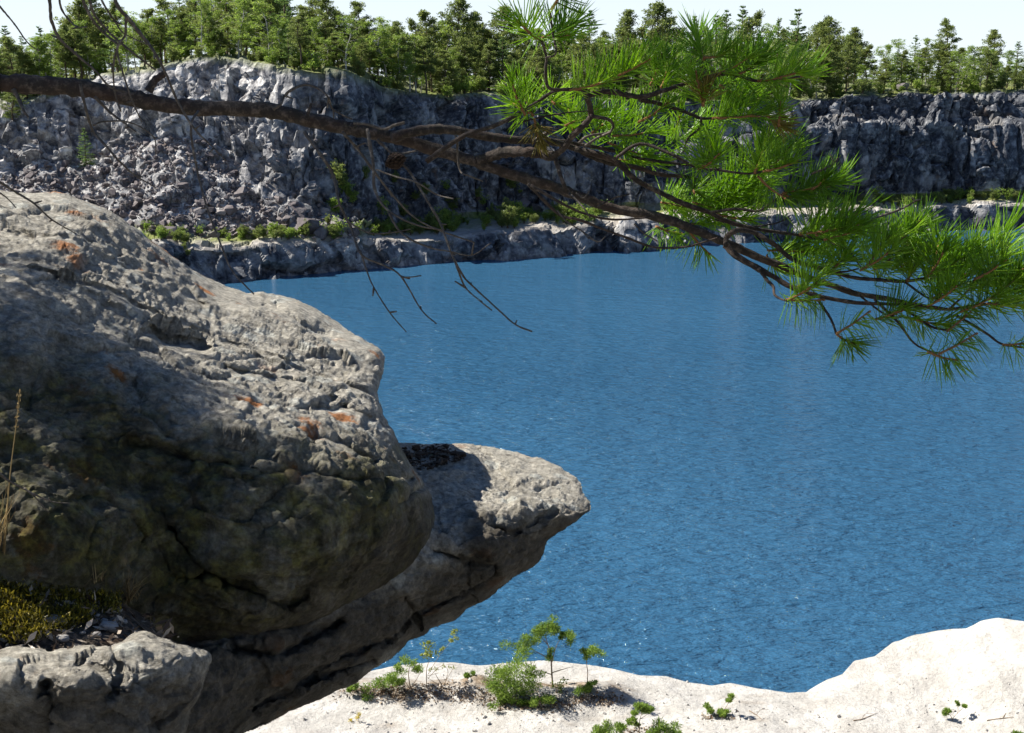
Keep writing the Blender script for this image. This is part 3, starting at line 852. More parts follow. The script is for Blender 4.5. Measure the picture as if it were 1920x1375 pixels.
SOIL_POLY = [(-330, 1030), (0, 1032), (70, 1045), (140, 1066), (200, 1096), (250, 1140), (300, 1180), (345, 1222), (300, 1245), (200, 1250), (60, 1262), (-330, 1270)]
SOIL_CTRL = [(-330, 1030, 2.98), (0, 1035, 2.98), (140, 1070, 3.08), (250, 1145, 3.16), (345, 1222, 3.2), (0, 1120, 2.86), (100, 1140, 2.92), (200, 1170, 2.98), (0, 1200, 2.76), (100, 1215, 2.79), (230, 1215, 2.88), (300, 1220, 3.0), (-330, 1260, 2.7)]
M_SOIL = N('leafy_soil')
_c = M_SOIL.ramp(M_SOIL.noise(60, 5, 0.75), [(0.3, (0.022, 0.017, 0.012)), (0.5, (0.075, 0.058, 0.042)), (0.7, (0.23, 0.19, 0.15))])
M_SOIL.base(_c); M_SOIL.set(Roughness=0.95); M_SOIL.normal(M_SOIL.bump(M_SOIL.noise(45, 6, 0.7), 1.0, 0.02)); M_SOIL = M_SOIL.m
soil = near_body('soil', SOIL_POLY, SOIL_CTRL, seed=400, step=4, curl_px=12, curl_m=0.03, thick=0.3, amp=0.7, mat=M_SOIL)
tag(soil, kind='structure')

# ------------------------------------------------------------------ leaves, trees, shrubs
def unit(v): return v / np.maximum(np.linalg.norm(v, axis=-1, keepdims=True), 1e-9)

def leaf_quads(c, d, L, W, r):
    """Diamond-shaped leaves (or needle sprays) at c pointing along d."""
    n = len(c); d = unit(d)
    s = unit(np.cross(d, r.normal(size=(n, 3))))
    L = np.broadcast_to(L, (n,))[:, None]; W = np.broadcast_to(W, (n,))[:, None]
    V = np.stack([c - d * L / 2, c + s * W / 2 + d * L * .05, c + d * L / 2, c - s * W / 2 + d * L * .05], 1).reshape(-1, 3)
    return V, np.arange(4 * n).reshape(n, 4)

def clump(r, c, rad, n, L, W, up=0.5, flat=0.5):
    p = unit(r.normal(size=(n, 3))) * (r.random((n, 1)) ** 0.45) * np.array([1, 1, flat]) * rad
    d = p / rad * 0.9 + r.normal(size=(n, 3)) * 0.5 + np.array([0, 0, up])
    return leaf_quads(c + p, d, L * r.uniform(0.7, 1.25, n), W * r.uniform(0.7, 1.25, n), r)

def make_pine(seed, h=10.0, hb=0.38, wide=2.3, dens=1.0, lean=0.3, L=0.25, W=0.10):
    r = np.random.default_rng(seed)
    tr, cr = Pile(), Pile()
    P = catmull([(0, 0, -0.5), (r.normal() * .1, r.normal() * .1, h * .3), (r.normal() * lean, r.normal() * lean, h * .7), (r.normal() * lean * 1.3, r.normal() * lean * 1.3, h)], 14)
    tr.add(*tube(P, np.linspace(0.15, 0.02, 14) * h / 10, 6))
    nw = int(17 * (1 - hb) / 0.6) + 2
    for k in range(nw):
        t = (k + r.random() * .7) / nw                       # 0 crown base .. 1 top
        z = h * (hb + (0.985 - hb) * t)
        base = np.array([np.interp(z, P[:, 2], P[:, i]) for i in range(3)])
        prof = (0.55 + 1.5 * t) if t < 0.3 else 1.0 - 0.92 * ((t - 0.3) / 0.7) ** 1.35
        for _ in range(r.integers(3, 6)):
            if r.random() < 0.12: continue
            zj = r.normal() * .22; base = np.array([*base[:2], np.clip(z + zj, .5, h * .99)])
            az = r.uniform(0, 2 * np.pi); ln = wide * prof * r.uniform(0.55, 1.15)
            el = math.radians(r.uniform(-8, 26) + 40 * t ** 1.5)
            dr = np.array([math.cos(az) * math.cos(el), math.sin(az) * math.cos(el), math.sin(el)])
            tip = base + dr * ln + np.array([0, 0, 0.10 * ln])
            mid = base + dr * ln * .5 - np.array([0, 0, 0.04 * ln])
            B = catmull([base, mid, tip], 5)
            tr.add(*tube(B, np.linspace(0.035, 0.008, 5) * h / 10, 3, cap=False))
            nc = max(2, int(round(ln / 0.42)))
            for q in range(nc):
                f = 0.42 + 0.6 * (q + r.random()) / nc
                c = base + (tip - base) * f + r.normal(size=3) * np.array([.16, .16, .07]) * (0.4 + ln / wide)
                cr.add(*clump(r, c, r.uniform(0.26, 0.46), int(26 * dens * r.uniform(.7, 1.3)), L, W, 0.6, 0.85))
    for q in range(4):
        cr.add(*clump(r, P[-1] + r.normal(size=3) * .12 - [0, 0, .2 * q], 0.26, 12, L, W * .9, 0.9, 1.0))
    return tr.mesh('trunk', M_TRUNK, True), cr.mesh('crown', M_PINE)

def make_spruce(seed, h=10.0, wide=1.55, dens=1.0, hb=0.06):
    r = np.random.default_rng(seed)
    tr, cr = Pile(), Pile()
    tr.add(*tube([(0, 0, -.5), (0, 0, h * .5), (r.normal() * .08, r.normal() * .08, h)], [0.14, 0.08, 0.012], 6))
    nw = 25
    for k in range(nw):
        t = (k + r.random() * .6) / nw
        z = h * (hb + (0.99 - hb) * t)
        for _ in range(r.integers(4, 7)):
            if r.random() < 0.1: continue
            az = r.uniform(0, 2 * np.pi); ln = (wide * (1 - t) ** 0.8 + 0.14) * r.uniform(0.7, 1.2)
            el = math.radians(r.uniform(-24, -6) + 45 * t ** 1.5)
            dr = np.array([math.cos(az) * math.cos(el), math.sin(az) * math.cos(el), math.sin(el)])
            n = int((10 + 26 * ln) * dens * 0.8)
            f = r.random((n, 1)) ** 0.6
            side = np.array([-dr[1], dr[0], 0])
            c = np.array([0, 0, z]) + dr * ln * f + side * r.normal(size=(n, 1)) * .17 * ln * (1.1 - f) + r.normal(size=(n, 3)) * .05 + np.array([0, 0, .14]) * ln * f ** 3
            cr.add(*leaf_quads(c, dr + r.normal(size=(n, 3)) * .45 + np.array([0, 0, .1]), 0.24 * r.uniform(.7, 1.2, n), 0.095, r))
    return tr.mesh('trunk', M_TRUNK, True), cr.mesh('crown', M_SPRUCE)

def make_birch(seed, h=9.0, wide=1.9, dens=1.0, hb=0.28):
    r = np.random.default_rng(seed)
    tr, cr = Pile(), Pile()
    P = catmull([(0, 0, -.5), (r.normal() * .15, r.normal() * .15, h * .35), (r.normal() * .35, r.normal() * .35, h * .75), (r.normal() * .5, r.normal() * .5, h)], 12)
    tr.add(*tube(P, np.linspace(0.10, 0.014, 12), 6))
    for k in range(34):
        t = (k + r.random()) / 34; z = h * (hb + (1 - hb) * t)
        base = np.array([np.interp(z, P[:, 2], P[:, i]) for i in range(3)])
        az = r.uniform(0, 2 * np.pi); ln = wide * math.sin(math.pi * (0.12 + 0.84 * t)) ** 0.7 * r.uniform(.45, 1.1) + .15
        el = math.radians(r.uniform(15, 55))
        dr = np.array([math.cos(az) * math.cos(el), math.sin(az) * math.cos(el), math.sin(el)])
        tip = base + dr * ln; end = tip + np.array([dr[0] * .3, dr[1] * .3, -.2]) * ln * .5
        tr.add(*tube(catmull([base, tip, end], 5), np.linspace(.028, .005, 5), 3, cap=False))
        for q in range(r.integers(3, 6)):
            c = base + (tip - base) * r.uniform(.35, 1.05) + (end - tip) * r.random() * .8 + r.normal(size=3) * .14
            cr.add(*clump(r, c, r.uniform(.24, .46), int(26 * dens), 0.15, 0.11, -.15, .8))
    return tr.mesh('trunk', M_BIRCHBARK, True), cr.mesh('crown', M_BIRCH)

def make_shrub(seed, h=1.2, kind='pine', n=9, name='shrub'):
    """A bushy young plant in one mesh: stems and leaves."""
    r = np.random.default_rng(seed)
    st, lv = Pile(), Pile()
    for k in range(n):
        az = r.uniform(0, 2 * np.pi); ln = h * r.uniform(.55, 1.05); sp = r.uniform(.05, .55)
        tip = np.array([math.cos(az) * sp * ln, math.sin(az) * sp * ln, ln])
        st.add(*tube(catmull([(r.normal() * .05, r.normal() * .05, -.08), tip * [.35, .35, .5], tip], 5), np.linspace(.018, .004, 5) * h, 3, cap=False))
        for q in range(6):
            f = r.uniform(.3, 1.05); c = tip * [f ** 1.2, f ** 1.2, f] + r.normal(size=3) * .09 * h
            if kind == 'pine': lv.add(*clump(r, c, .15 * h, 20, .16 * h ** .5, .045 * h ** .5, .9, .7))
            else: lv.add(*clump(r, c, .17 * h, 15, .10 * h ** .5, .075 * h ** .5, 0.1, .8))
    Vs, Fs = st.arrays(); Vl, Fl = lv.arrays()
    allF, mi = [], []
    for f in Fs: allF.append(f); mi += [0] * len(f)
    for f in Fl: allF.append(f + len(Vs)); mi += [1] * len(f)
    return new_mesh(name, np.vstack([Vs, Vl]), allF, [M_TRUNK, M_PINE if kind == 'pine' else M_BIRCH], mat_idx=mi)

PINES = [make_pine(100 + k, hb=[.16, .30, .40, .22, .33, .10][k], wide=[2.3, 2.0, 1.8, 2.7, 2.1, 2.4][k]) for k in range(6)]
SPRUCES = [make_spruce(200 + k, wide=[1.5, 1.25, 1.75, 1.4][k], hb=[.06, .15, .05, .22][k]) for k in range(4)]
BIRCHES = [make_birch(300 + k, wide=[1.9, 1.5, 2.3, 2.1][k], hb=[.22, .32, .12, .06][k], dens=1.15) for k in range(4)]
SHRUB_PINE = [make_shrub(400 + k, 1.2, 'pine', 8 + k) for k in range(3)]
SHRUB_LEAF = [make_shrub(410 + k, 1.2, 'leaf', 8 + k) for k in range(3)]

def yT_at(px): return float(np.interp(px, FAR_PX, FAR_KN[6][0]))

def tree(kind, px, top_py, dy, label, group, proto=None):
    y = yT_at(px) + dy
    top = at_y(px, top_py, y)
    g = drop_far(top[0], top[1])
    if g is None: return
    h = top[2] - g[2] + 0.05
    if h < 1.0: return
    protos, name, cat, H = {'P': (PINES, 'pine_tree', 'pine tree', 10.0), 'S': (SPRUCES, 'spruce_tree', 'spruce tree', 10.0), 'B': (BIRCHES, 'birch_tree', 'birch tree', 9.0)}[kind]
    k = random.randrange(len(protos)) if proto is None else proto
    root = empty(name, tuple(g), label, cat, group)
    root.rotation_euler = (0, 0, random.uniform(0, 6.28))
    sz = h / H
    w = {'P': 1.3, 'S': 1.3, 'B': 1.3}[kind] * sz ** .8 * random.uniform(.9, 1.25)
    root.scale = (w, w, sz)
    for me, nm in zip(protos[k], ('trunk', 'crown')):
        o = bpy.data.objects.new(nm, me); C.objects.link(o); o.parent = root
    return root

SKYLINE = [(-40, 30, 'S'), (8, 48, 'S'), (40, 68, 'S'), (72, 48, 'S'), (100, 66, 'P'), (126, 32, 'P'), (146, 2, 'P'), (168, -14, 'P'), (190, 18, 'P'), (214, 6, 'P'), (236, 48, 'B'), (275, 18, 'P'), (304, -6, 'P'), (335, -18, 'S'), (362, -20, 'P'),
    (392, -30, 'B'), (420, -40, 'P'), (448, -34, 'B'), (474, -30, 'P'), (502, -42, 'P'), (530, -46, 'S'), (566, 12, 'P'), (588, -8, 'P'), (610, -4, 'P'), (640, 22, 'P'), (668, 4, 'P'), (692, 46, 'B'), (722, 36, 'B'), (748, 44, 'P'), (776, 38, 'P'),
    (803, 22, 'P'), (824, 44, 'B'), (850, 0, 'P'), (892, 26, 'P'), (915, 58, 'P'), (940, 16, 'P'), (976, 60, 'P'), (1012, 56, 'P'), (1062, 44, 'P'), (1106, 18, 'S'), (1132, 62, 'P'), (1175, 22, 'P'), (1203, 54, 'P'), (1234, 10, 'P'), (1266, 58, 'B'),
    (1304, 30, 'S'), (1344, 28, 'S'), (1363, 18, 'S'), (1394, 10, 'S'), (1416, 24, 'P'), (1462, 32, 'S'), (1496, 16, 'S'), (1524, 46, 'P'), (1562, 34, 'P'), (1606, 54, 'P'), (1628, 86, 'P'), (1662, 88, 'B'), (1692, 78, 'B'), (1718, 66, 'S'),
    (1742, 76, 'B'), (1776, 38, 'P'), (1802, 92, 'P'), (1832, 112, 'B'), (1862, 58, 'P'), (1886, 98, 'B'), (1910, 78, 'S'), (1942, 88, 'P'), (1975, 66, 'P')]
KINDW = {'P': 'pine', 'S': 'spruce', 'B': 'birch'}
ORD = ['first', 'second', 'third', 'fourth', 'fifth', 'sixth', 'seventh', 'eighth', 'ninth', 'tenth', 'eleventh', 'twelfth', 'thirteenth', 'fourteenth', 'fifteenth', 'sixteenth', 'seventeenth', 'eighteenth', 'nineteenth', 'twentieth',
       'twenty-first', 'twenty-second', 'twenty-third', 'twenty-fourth', 'twenty-fifth', 'twenty-sixth', 'twenty-seventh', 'twenty-eighth', 'twenty-ninth', 'thirtieth', 'thirty-first', 'thirty-second', 'thirty-third', 'thirty-fourth', 'thirty-fifth', 'thirty-sixth', 'thirty-seventh', 'thirty-eighth', 'thirty-ninth', 'fortieth']
def stretch(px):
    return 'rounded left knoll' if px < 560 else 'shaded middle cliff' if px < 1120 else 'pine bough' if px < 1560 else 'right cliff'
LOOK = {'P': ['airy', 'layered', 'spreading', 'dark', 'open-crowned'], 'S': ['pointed', 'narrow', 'slim dark', 'cone-shaped'], 'B': ['pale green', 'bright leafy', 'feathery light green']}

def plant_row(items, where, group):
    """items: (px, top_py, kind, dy). Each gets a label by kind, stretch of skyline and order from the left."""
    items = sorted(items)
    count = {}
    for px, py, k, dy in items:
        key = (k, stretch(px)); count[key] = count.get(key, 0) + 1
    seen = {}
    for px, py, k, dy in items:
        key = (k, stretch(px)); seen[key] = seen.get(key, 0) + 1
        n = seen[key]; tot = count[key]
        spot = 'behind the' if stretch(px) == 'pine bough' else 'above the'
        o = ('only' if tot == 1 else 'leftmost' if n == 1 else 'rightmost' if n == tot else ORD[n - 1])
        tail = '' if o in ('only', 'leftmost', 'rightmost') else ' from the left'
        label = f'{where} {spot} {stretch(px)}, {o} {KINDW[k]}{tail}'
        tree(k, px, py, dy, label, group)

r0 = random.Random(11)
plant_row([(px, py, k, r0.uniform(9, 20)) for px, py, k in SKYLINE], 'tall skyline tree', 'tall trees of the skyline')
front, back = [], []
px = -45
while px < 1990:
    e = float(np.interp(px, K[:, 0], K[:, 8]))
    rightish = px > 1600
    k = r0.choices('PBS', [3.6, 5, .7] if px < 560 else [5, 3.6, 1.0])[0]
    front.append((px, e - r0.uniform(42, 118) * (0.72 if rightish else 1), k, r0.uniform(1.8, 6.5)))
    px += r0.uniform(9, 17)
px = -50
SK = np.array([(a, b) for a, b, _ in SKYLINE], float)
while px < 1990:
    e = float(np.interp(px, SK[:, 0], SK[:, 1]))
    if not (245 < px < 262 or 545 < px < 560):
        back.append((px, max(e, -40) + r0.uniform(18, 55), r0.choices('PSB', [4, 2.2, 3.4])[0], r0.uniform(22, 55)))
    px += r0.uniform(11, 19)
plant_row(front, 'low edge tree', 'low trees along the cliff edge')
plant_row(back, 'tree deep in wood', 'trees further back in the wood')

# two conifers that grow on the left cliff itself
def tree_at(kind, px, py_base, py_top, label, proto):
    p, n = hit_far(px, py_base)
    if p is None: return
    top = at_y(px, py_top, p[1]); h = top[2] - p[2]
    protos, name, cat = (SPRUCES, 'spruce_tree', 'spruce tree') if kind == 'S' else (PINES, 'pine_tree', 'pine tree')
    root = empty(name, tuple(p - [0, 0, .15]), label, cat)
    root.scale = (h / 10 * 1.5, h / 10 * 1.5, h / 10)
    for me, nm in zip(protos[proto], ('trunk', 'crown')):
        o = bpy.data.objects.new(nm, me); C.objects.link(o); o.parent = root
tree_at('S', 162, 312, 236, 'small bushy spruce growing out of the lit rock face above the scree', 2)
tree_at('P', 24, 226, 150, 'dark bushy pine hanging at the far left end of the quarry cliff', 5)

# ------------------------------------------------------------------ shrubs on the far shore
def shrub(p, h, kind, label, group, name='shrub'):
    me = random.choice(SHRUB_PINE if kind == 'pine' else SHRUB_LEAF)
    o = bpy.data.objects.new(name, me); C.objects.link(o)
    o.location = tuple(p); s = h / 1.2
    o.scale = (s * random.uniform(.9, 1.3), s * random.uniform(.9, 1.3), s)
    o.rotation_euler = (0, 0, random.uniform(0, 6.28))
    return tag(o, label, 'shrub', group)

spots = []
for a, b, n in ((262, 480, 28), (480, 700, 34), (700, 1130, 92), (1130, 1500, 18), (1500, 1930, 46)):
    for _ in range(n):
        px = r0.uniform(a, b)
        yb = np.interp(px, K[:, 0], K[:, 3]); ye = np.interp(px, K[:, 0], K[:, 2])
        f = r0.random() ** (1.6 if px < 700 or px > 1130 else .8)
        spots.append((px, yb + (ye - yb) * (0.08 + 0.72 * f)))
spots += [(268, 425), (275, 432), (345, 470), (352, 480), (614, 420), (905, 385), (895, 372), (920, 395), (1640, 372), (1620, 378), (1890, 375), (1775, 372), (1690, 378)]
spots.sort()
cn = {}
for px, py in spots:
    p, n = hit_far(px, py)
    if p is None or p[2] < 1.0: continue
    part = 'below the scree' if px < 680 else 'along the middle of the shore terrace' if px < 1130 else 'on the terrace behind the pine bough' if px < 1560 else 'on the terrace under the right cliff'
    k = 'pine' if r0.random() < (.45 if px < 1200 else .3) else 'leaf'
    h = r0.uniform(.5, 1.2) if px > 700 else r0.uniform(.4, .95)
    if r0.random() < .12: h *= 1.7
    size = 'tall' if h > 1.25 else 'mid-sized' if h > .8 else 'low'
    cn[(size, k, part)] = cn.get((size, k, part), 0) + 1
    shrub(p, h, k, f'{size} {"dark green needle" if k == "pine" else "light green leafy"} shrub growing {part}', 'shrubs on the far shore terrace')
for k in range(120):
    px = r0.uniform(-20, 1940); y = yT_at(px) + r0.uniform(.6, 4.5)
    d = at_y(px, 170, y); p = drop_far(d[0], d[1])
    if p is None: continue
    kk = 'pine' if r0.random() < .35 else 'leaf'
    shrub(p, r0.uniform(.6, 1.7), kk, f'{"needle" if kk == "pine" else "leafy"} undergrowth shrub at the trees\' feet above the {"rounded left knoll" if px < 560 else "shaded middle cliff" if px < 1120 else "cliff behind the bough" if px < 1560 else "right cliff"}', 'undergrowth on the cliff top')
for k in range(16):
    px = r0.uniform(600, 1000); py = r0.uniform(335, 410)
    p, n = hit_far(px, py)
    if p is not None: shrub(p - [0, 0, .2], r0.uniform(.7, 1.7), r0.choice(['pine', 'leaf']), 'dim shrub clinging to the shaded foot of the middle cliff', 'shrubs in the shade of the cliff')

# ------------------------------------------------------------------ scree boulders
def mat_boulder():
    g = N('scree_stone')
    oi = g.n('ShaderNodeObjectInfo')
    c = g.ramp(oi.outputs['Random'], [(0.0, (0.055, 0.045, 0.05)), (0.5, (0.12, 0.10, 0.103)), (0.85, (0.20, 0.178, 0.172)), (1.0, (0.38, 0.36, 0.345))])
    c = g.mix(0.5, c, g.ramp(g.noise(3.0, 5, .7), [(.3, (.045, .038, .042)), (.55, (.15, .13, .13)), (.8, (.30, .28, .27))]))
    g.base(c); g.set(Roughness=.9)
    g.normal(g.bump(g.noise(7, 5, .7), .6, .1))
    return g.m
M_STONE = mat_boulder()
def rock_hull(seed, n=16, sq=(1, .75, .6)):
    r = np.random.default_rng(seed)
    p = unit(r.normal(size=(n, 3))) * r.uniform(.75, 1.0, (n, 1)) * .5
    p = np.sign(p) * np.abs(p) ** .8 * .9
    return hull(p * np.array(sq))
HULLS = [rock_hull(500 + k, 13 + k % 5, (1, .62 + .05 * (k % 6), .45 + .06 * (k % 5))) for k in range(12)]
STONES = [new_mesh('boulder', V, T, M_STONE) for V, T in HULLS]
SCREE = np.array([(0, 330), (60, 316), (130, 305), (250, 268), (330, 258), (405, 262), (440, 320), (480, 366), (560, 384), (640, 418), (668, 448), (540, 446), (430, 442), (330, 445), (250, 430), (0, 420)], float)
def stone_at(px, py, size_px, label, k=None, sink=.25):
    p, n = hit_far(px, py)
    if p is None: return
    d = (p[1]) / F * 1.02
    o = bpy.data.objects.new('boulder', random.choice(STONES) if k is None else STONES[k]); C.objects.link(o)
    s = size_px * d
    o.scale = (s, s * random.uniform(.8, 1.1), s * random.uniform(.8, 1.15))
    o.rotation_euler = (random.uniform(-.6, .6), random.uniform(-.6, .6), random.uniform(0, 6.28))
    o.location = tuple(p + n * s * .5 * (.55 - sink))
    return tag(o, label, 'boulder', 'boulders of the scree')
BIG = [(560, 399, 50, 'largest pale slab near the lower right end of the scree'), (578, 424, 40, 'pointed pale boulder below the largest slab of the scree'), (548, 438, 34, 'pale triangular boulder at the foot of the scree beside the grass'),
       (628, 424, 42, 'leaning grey slab at the far right end of the scree'), (600, 436, 34, 'squat grey boulder between the pointed boulder and the leaning slab'), (318, 446, 46, 'blocky bluish boulder at the foot of the scree behind the big grey rock'),
       (660, 440, 30, 'last low pale boulder to the right of the scree'), (455, 363, 26, 'bright flat stone lying high against the shaded cliff corner'), (516, 428, 34, 'brown blocky boulder in the lower scree above the grass'),
       (985, 385, 40, 'pale upright boulder behind the young trees in the middle of the far shore'), (1010, 390, 30, 'grey boulder right of the pale upright one in the middle of the far shore'), (430, 398, 30, 'large tilted boulder low in the middle of the scree')]
for px, py, s, lb in BIG: stone_at(px, py, s * 1.25, lb)
rs = np.random.default_rng(3)
n = 0
while n < 285:
    px, py = rs.uniform(0, 668), rs.uniform(255, 448)
    if not inside(np.array([[px, py]]), SCREE)[0]: continue
    s = 9 + 17 * rs.random() ** 2.2 + 6 * np.clip((py - 330) / 110, 0, 1)
    zone = 'upper' if py < 320 else 'middle' if py < 385 else 'lower'
    side = 'left' if px < 220 else 'central' if px < 430 else 'right'
    sz = 'large' if s > 21 else 'smaller'
    if stone_at(px, py, s, f'{sz} angular stone in the {zone} {side} part of the scree') is not None: n += 1
pl = Pile()
for _ in range(3200):
    px, py = rs.uniform(0, 680), rs.uniform(250, 455)
    if not inside(np.array([[px, py]]), SCREE)[0] and rs.random() > .12: continue
    p, nn = hit_far(px, py)
    if p is None or p[2] < 1.5: continue
    V, T = HULLS[rs.integers(12)]
    q = Matrix.Rotation(rs.uniform(0, 6.28), 3, Vector(unit(rs.normal(size=3))))
    s = p[1] / F * rs.uniform(4, 11)
    pl.add(V @ np.array(q).T * s + p + nn * s * .15, T)
tag(pl.obj('scree', M_STONE), kind='stuff')
# red-grey boulder on the cliff top at the right
p = drop_far(*at_y(1693, 165, yT_at(1693) + 1.6)[:2])
o = bpy.data.objects.new('boulder', STONES[4]); C.objects.link(o); o.location = tuple(p + [0, 0, .35]); o.scale = (1.5, 1.2, 1.3)
tag(o, 'lone pinkish boulder on top of the right cliff among the trees', 'boulder')

# ------------------------------------------------------------------ young pines and shrubs on the near shelf
M_YPINE = leaf_mat('young_pine_needles', (0.09, 0.16, 0.024), (0.17, 0.27, 0.042), (0.29, 0.39, 0.07), 0.55)
M_YLEAF = leaf_mat('sapling_leaves', (0.14, 0.19, 0.03), (0.26, 0.31, 0.06), (0.42, 0.42, 0.12), 0.5)
M_YELLOW = leaf_mat('yellow_leaves', (0.38, 0.30, 0.04), (0.55, 0.45, 0.08), (0.62, 0.55, 0.16), 0.5)
M_STEM = bark_mat('young_bark', (0.12, 0.085, 0.055), (0.34, 0.26, 0.19), 30)

def small_plant(name, cat, label, base, stems, clumps, leafy=False, mat=None, dens=1.0, seed=0, group=None, rad=0.016, leaf=None):
    """A plant on the shelf: stems and leaf clumps given where they stand in the plane of its foot, spread in depth."""
    r = np.random.default_rng(seed)
    b = hit_shelf(*base); y0 = b[1]
    root = empty(name, tuple(b), label, cat, group)
    st, lv = Pile(), Pile()
    def P3(px, py, dy=0.0): return at_y(px, py, y0 + dy) - b
    m = b[1] / F
    for k, s in enumerate(stems):
        pts = [P3(x, y, (0 if i == 0 else r.normal() * .05)) for i, (x, y) in enumerate(s)]
        pts[0] = pts[0] - [0, 0, .04]
        n = 5 * len(pts)
        st.add(*tube(catmull(pts, n), np.linspace(rad * (1 if k == 0 else .55), .0035, n), 5, bump=.2))
    for (x, y, rp) in clumps:
        rp = rp * 1.2; R = rp * m
        for q in range(max(2, int(rp / 3.6))):
            c = P3(x + r.normal() * rp * .4, y + r.normal() * rp * .28, r.normal() * R * .6)
            if leafy: lv.add(*clump(r, c, R * .55, int(34 * dens), leaf or .05, (leaf or .05) * .8, 0, .8))
            else: lv.add(*clump(r, c, R * .6, int(120 * dens), leaf or .085, .018, .5, .7))
    st.obj('trunk' if not leafy else 'stem', M_STEM, root, True)
    lv.obj('crown' if not leafy else 'foliage', mat or (M_YLEAF if leafy else M_YPINE), root)
    return root

small_plant('pine_tree', 'pine tree', 'crooked young pine with three separate needle tufts on the pale rock shelf', (1036, 1288),
            [[(1036, 1288), (1034, 1250), (1031, 1222), (1024, 1196), (1027, 1172)], [(1033, 1245), (1042, 1215), (1050, 1200), (1062, 1194)], [(1030, 1232), (1005, 1222), (985, 1212)], [(1026, 1205), (1010, 1190)], [(1034, 1262), (1010, 1258), (990, 1265)], [(1036, 1258), (1060, 1254), (1075, 1250)]],
            [(1028, 1172, 20), (1012, 1186, 16), (1040, 1180, 14), (978, 1214, 22), (995, 1205, 16), (1064, 1194, 15), (1052, 1196, 9), (1033, 1228, 12)], seed=1, rad=.024)
small_plant('pine_tree', 'pine tree', 'small thin young pine with one tuft leaning right at the edge of the pale shelf', (1100, 1290),
            [[(1100, 1290), (1102, 1262), (1100, 1240), (1110, 1222)], [(1101, 1240), (1095, 1228)]], [(1114, 1220, 17), (1104, 1228, 12), (1097, 1224, 8)], seed=2, rad=.013)
small_plant('shrub', 'shrub', 'bushy green juniper-like shrub at the foot of the crooked young pine', (955, 1312),
            [[(955, 1312), (945, 1280)], [(960, 1312), (985, 1270)], [(950, 1312), (920, 1290)]],
            [(930, 1290, 24), (950, 1270, 28), (975, 1258, 24), (985, 1282, 26), (960, 1295, 26), (995, 1266, 18), (940, 1262, 16)], seed=3, dens=.9)
small_plant('shrub', 'shrub', 'low round bright green shrub in front of the juniper-like shrub', (942, 1322), [[(942, 1322), (940, 1312)]], [(940, 1313, 17)], seed=4, mat=M_YPINE)
small_plant('shrub', 'shrub', 'low green needle shrub in front of the crooked pine trunk', (1010, 1325), [[(1010, 1325), (1012, 1312)]], [(1000, 1320, 14), (1022, 1312, 17), (975, 1318, 12)], seed=5)
small_plant('shrub', 'shrub', 'light green leafy seedling right beside the crooked pine trunk', (1042, 1300), [[(1042, 1300), (1045, 1286)]], [(1045, 1289, 14)], leafy=True, seed=6)
small_plant('shrub', 'shrub', 'small green shrub at the foot of the thin leaning pine', (1098, 1302), [[(1098, 1302), (1100, 1285)]], [(1098, 1292, 14), (1108, 1282, 10)], seed=7)
small_plant('shrub', 'shrub', 'wide low green shrub under the rock overhang at the left end of the shelf', (690, 1304), [[(690, 1304), (680, 1285)], [(700, 1304), (740, 1270)], [(695, 1304), (720, 1270)]],
            [(668, 1286, 14), (690, 1300, 20), (712, 1280, 18), (735, 1276, 17), (750, 1282, 12), (655, 1292, 8)], seed=8)
small_plant('shrub', 'shrub', 'airy green shrub between the overhang and the birch sapling', (770, 1292), [[(770, 1292), (766, 1260), (775, 1240)], [(770, 1290), (790, 1258)], [(768, 1290), (752, 1262)]],
            [(765, 1244, 17), (784, 1250, 13), (752, 1252, 12)], seed=9, dens=.7)
small_plant('birch_tree', 'birch sapling', 'spindly birch sapling with a few pale leaf clusters above the shelf', (800, 1290),
            [[(800, 1290), (800, 1255), (808, 1228), (802, 1208)], [(802, 1262), (820, 1236), (838, 1212), (856, 1188)], [(802, 1270), (825, 1250), (850, 1246)], [(800, 1265), (822, 1262)]],
            [(803, 1216, 15), (806, 1228, 13), (796, 1226, 8), (850, 1194, 9), (856, 1184, 8), (846, 1200, 7), (834, 1217, 6), (800, 1206, 6)], leafy=True, seed=10, rad=.011, leaf=.042)
small_plant('shrub', 'shrub', 'scraggly dry shrub with sparse leaves under the birch sapling', (830, 1285), [[(830, 1285), (815, 1262)], [(830, 1285), (850, 1252)], [(832, 1285), (840, 1260), (832, 1246)], [(828, 1285), (800, 1270)]],
            [(835, 1248, 9), (848, 1252, 8), (818, 1258, 8), (805, 1255, 8)], leafy=True, seed=11, dens=.5, leaf=.035)
small_plant('shrub', 'shrub', 'tiny green seedling near the shelf edge between the two clumps of shrubs', (878, 1270), [[(878, 1270), (880, 1262)]], [(870, 1265, 8), (884, 1265, 9)], seed=12, dens=.7)
small_plant('shrub', 'shrub', 'tiny yellow seedling alone on the pale shelf below the overhang', (671, 1354), [[(671, 1354), (672, 1340)]], [(669, 1348, 8), (674, 1340, 8)], leafy=True, mat=M_YELLOW, seed=13, leaf=.035)
small_plant('pine_tree', 'pine tree', 'young pine with a bare lower stem rising at the bottom edge of the photo', (1199, 1382), [[(1199, 1382), (1199, 1355), (1203, 1335), (1196, 1322)], [(1200, 1362), (1182, 1352)], [(1201, 1345), (1225, 1332)]],
            [(1198, 1325, 13), (1208, 1334, 14), (1192, 1338, 9), (1184, 1352, 10), (1190, 1360, 8), (1228, 1332, 9)], seed=14, rad=.012)
small_plant('shrub', 'shrub', 'green shrub to the right of the young pine at the bottom edge', (1250, 1388), [[(1250, 1388), (1250, 1368)]], [(1225, 1372, 15), (1250, 1362, 19), (1272, 1372, 17)], seed=15)
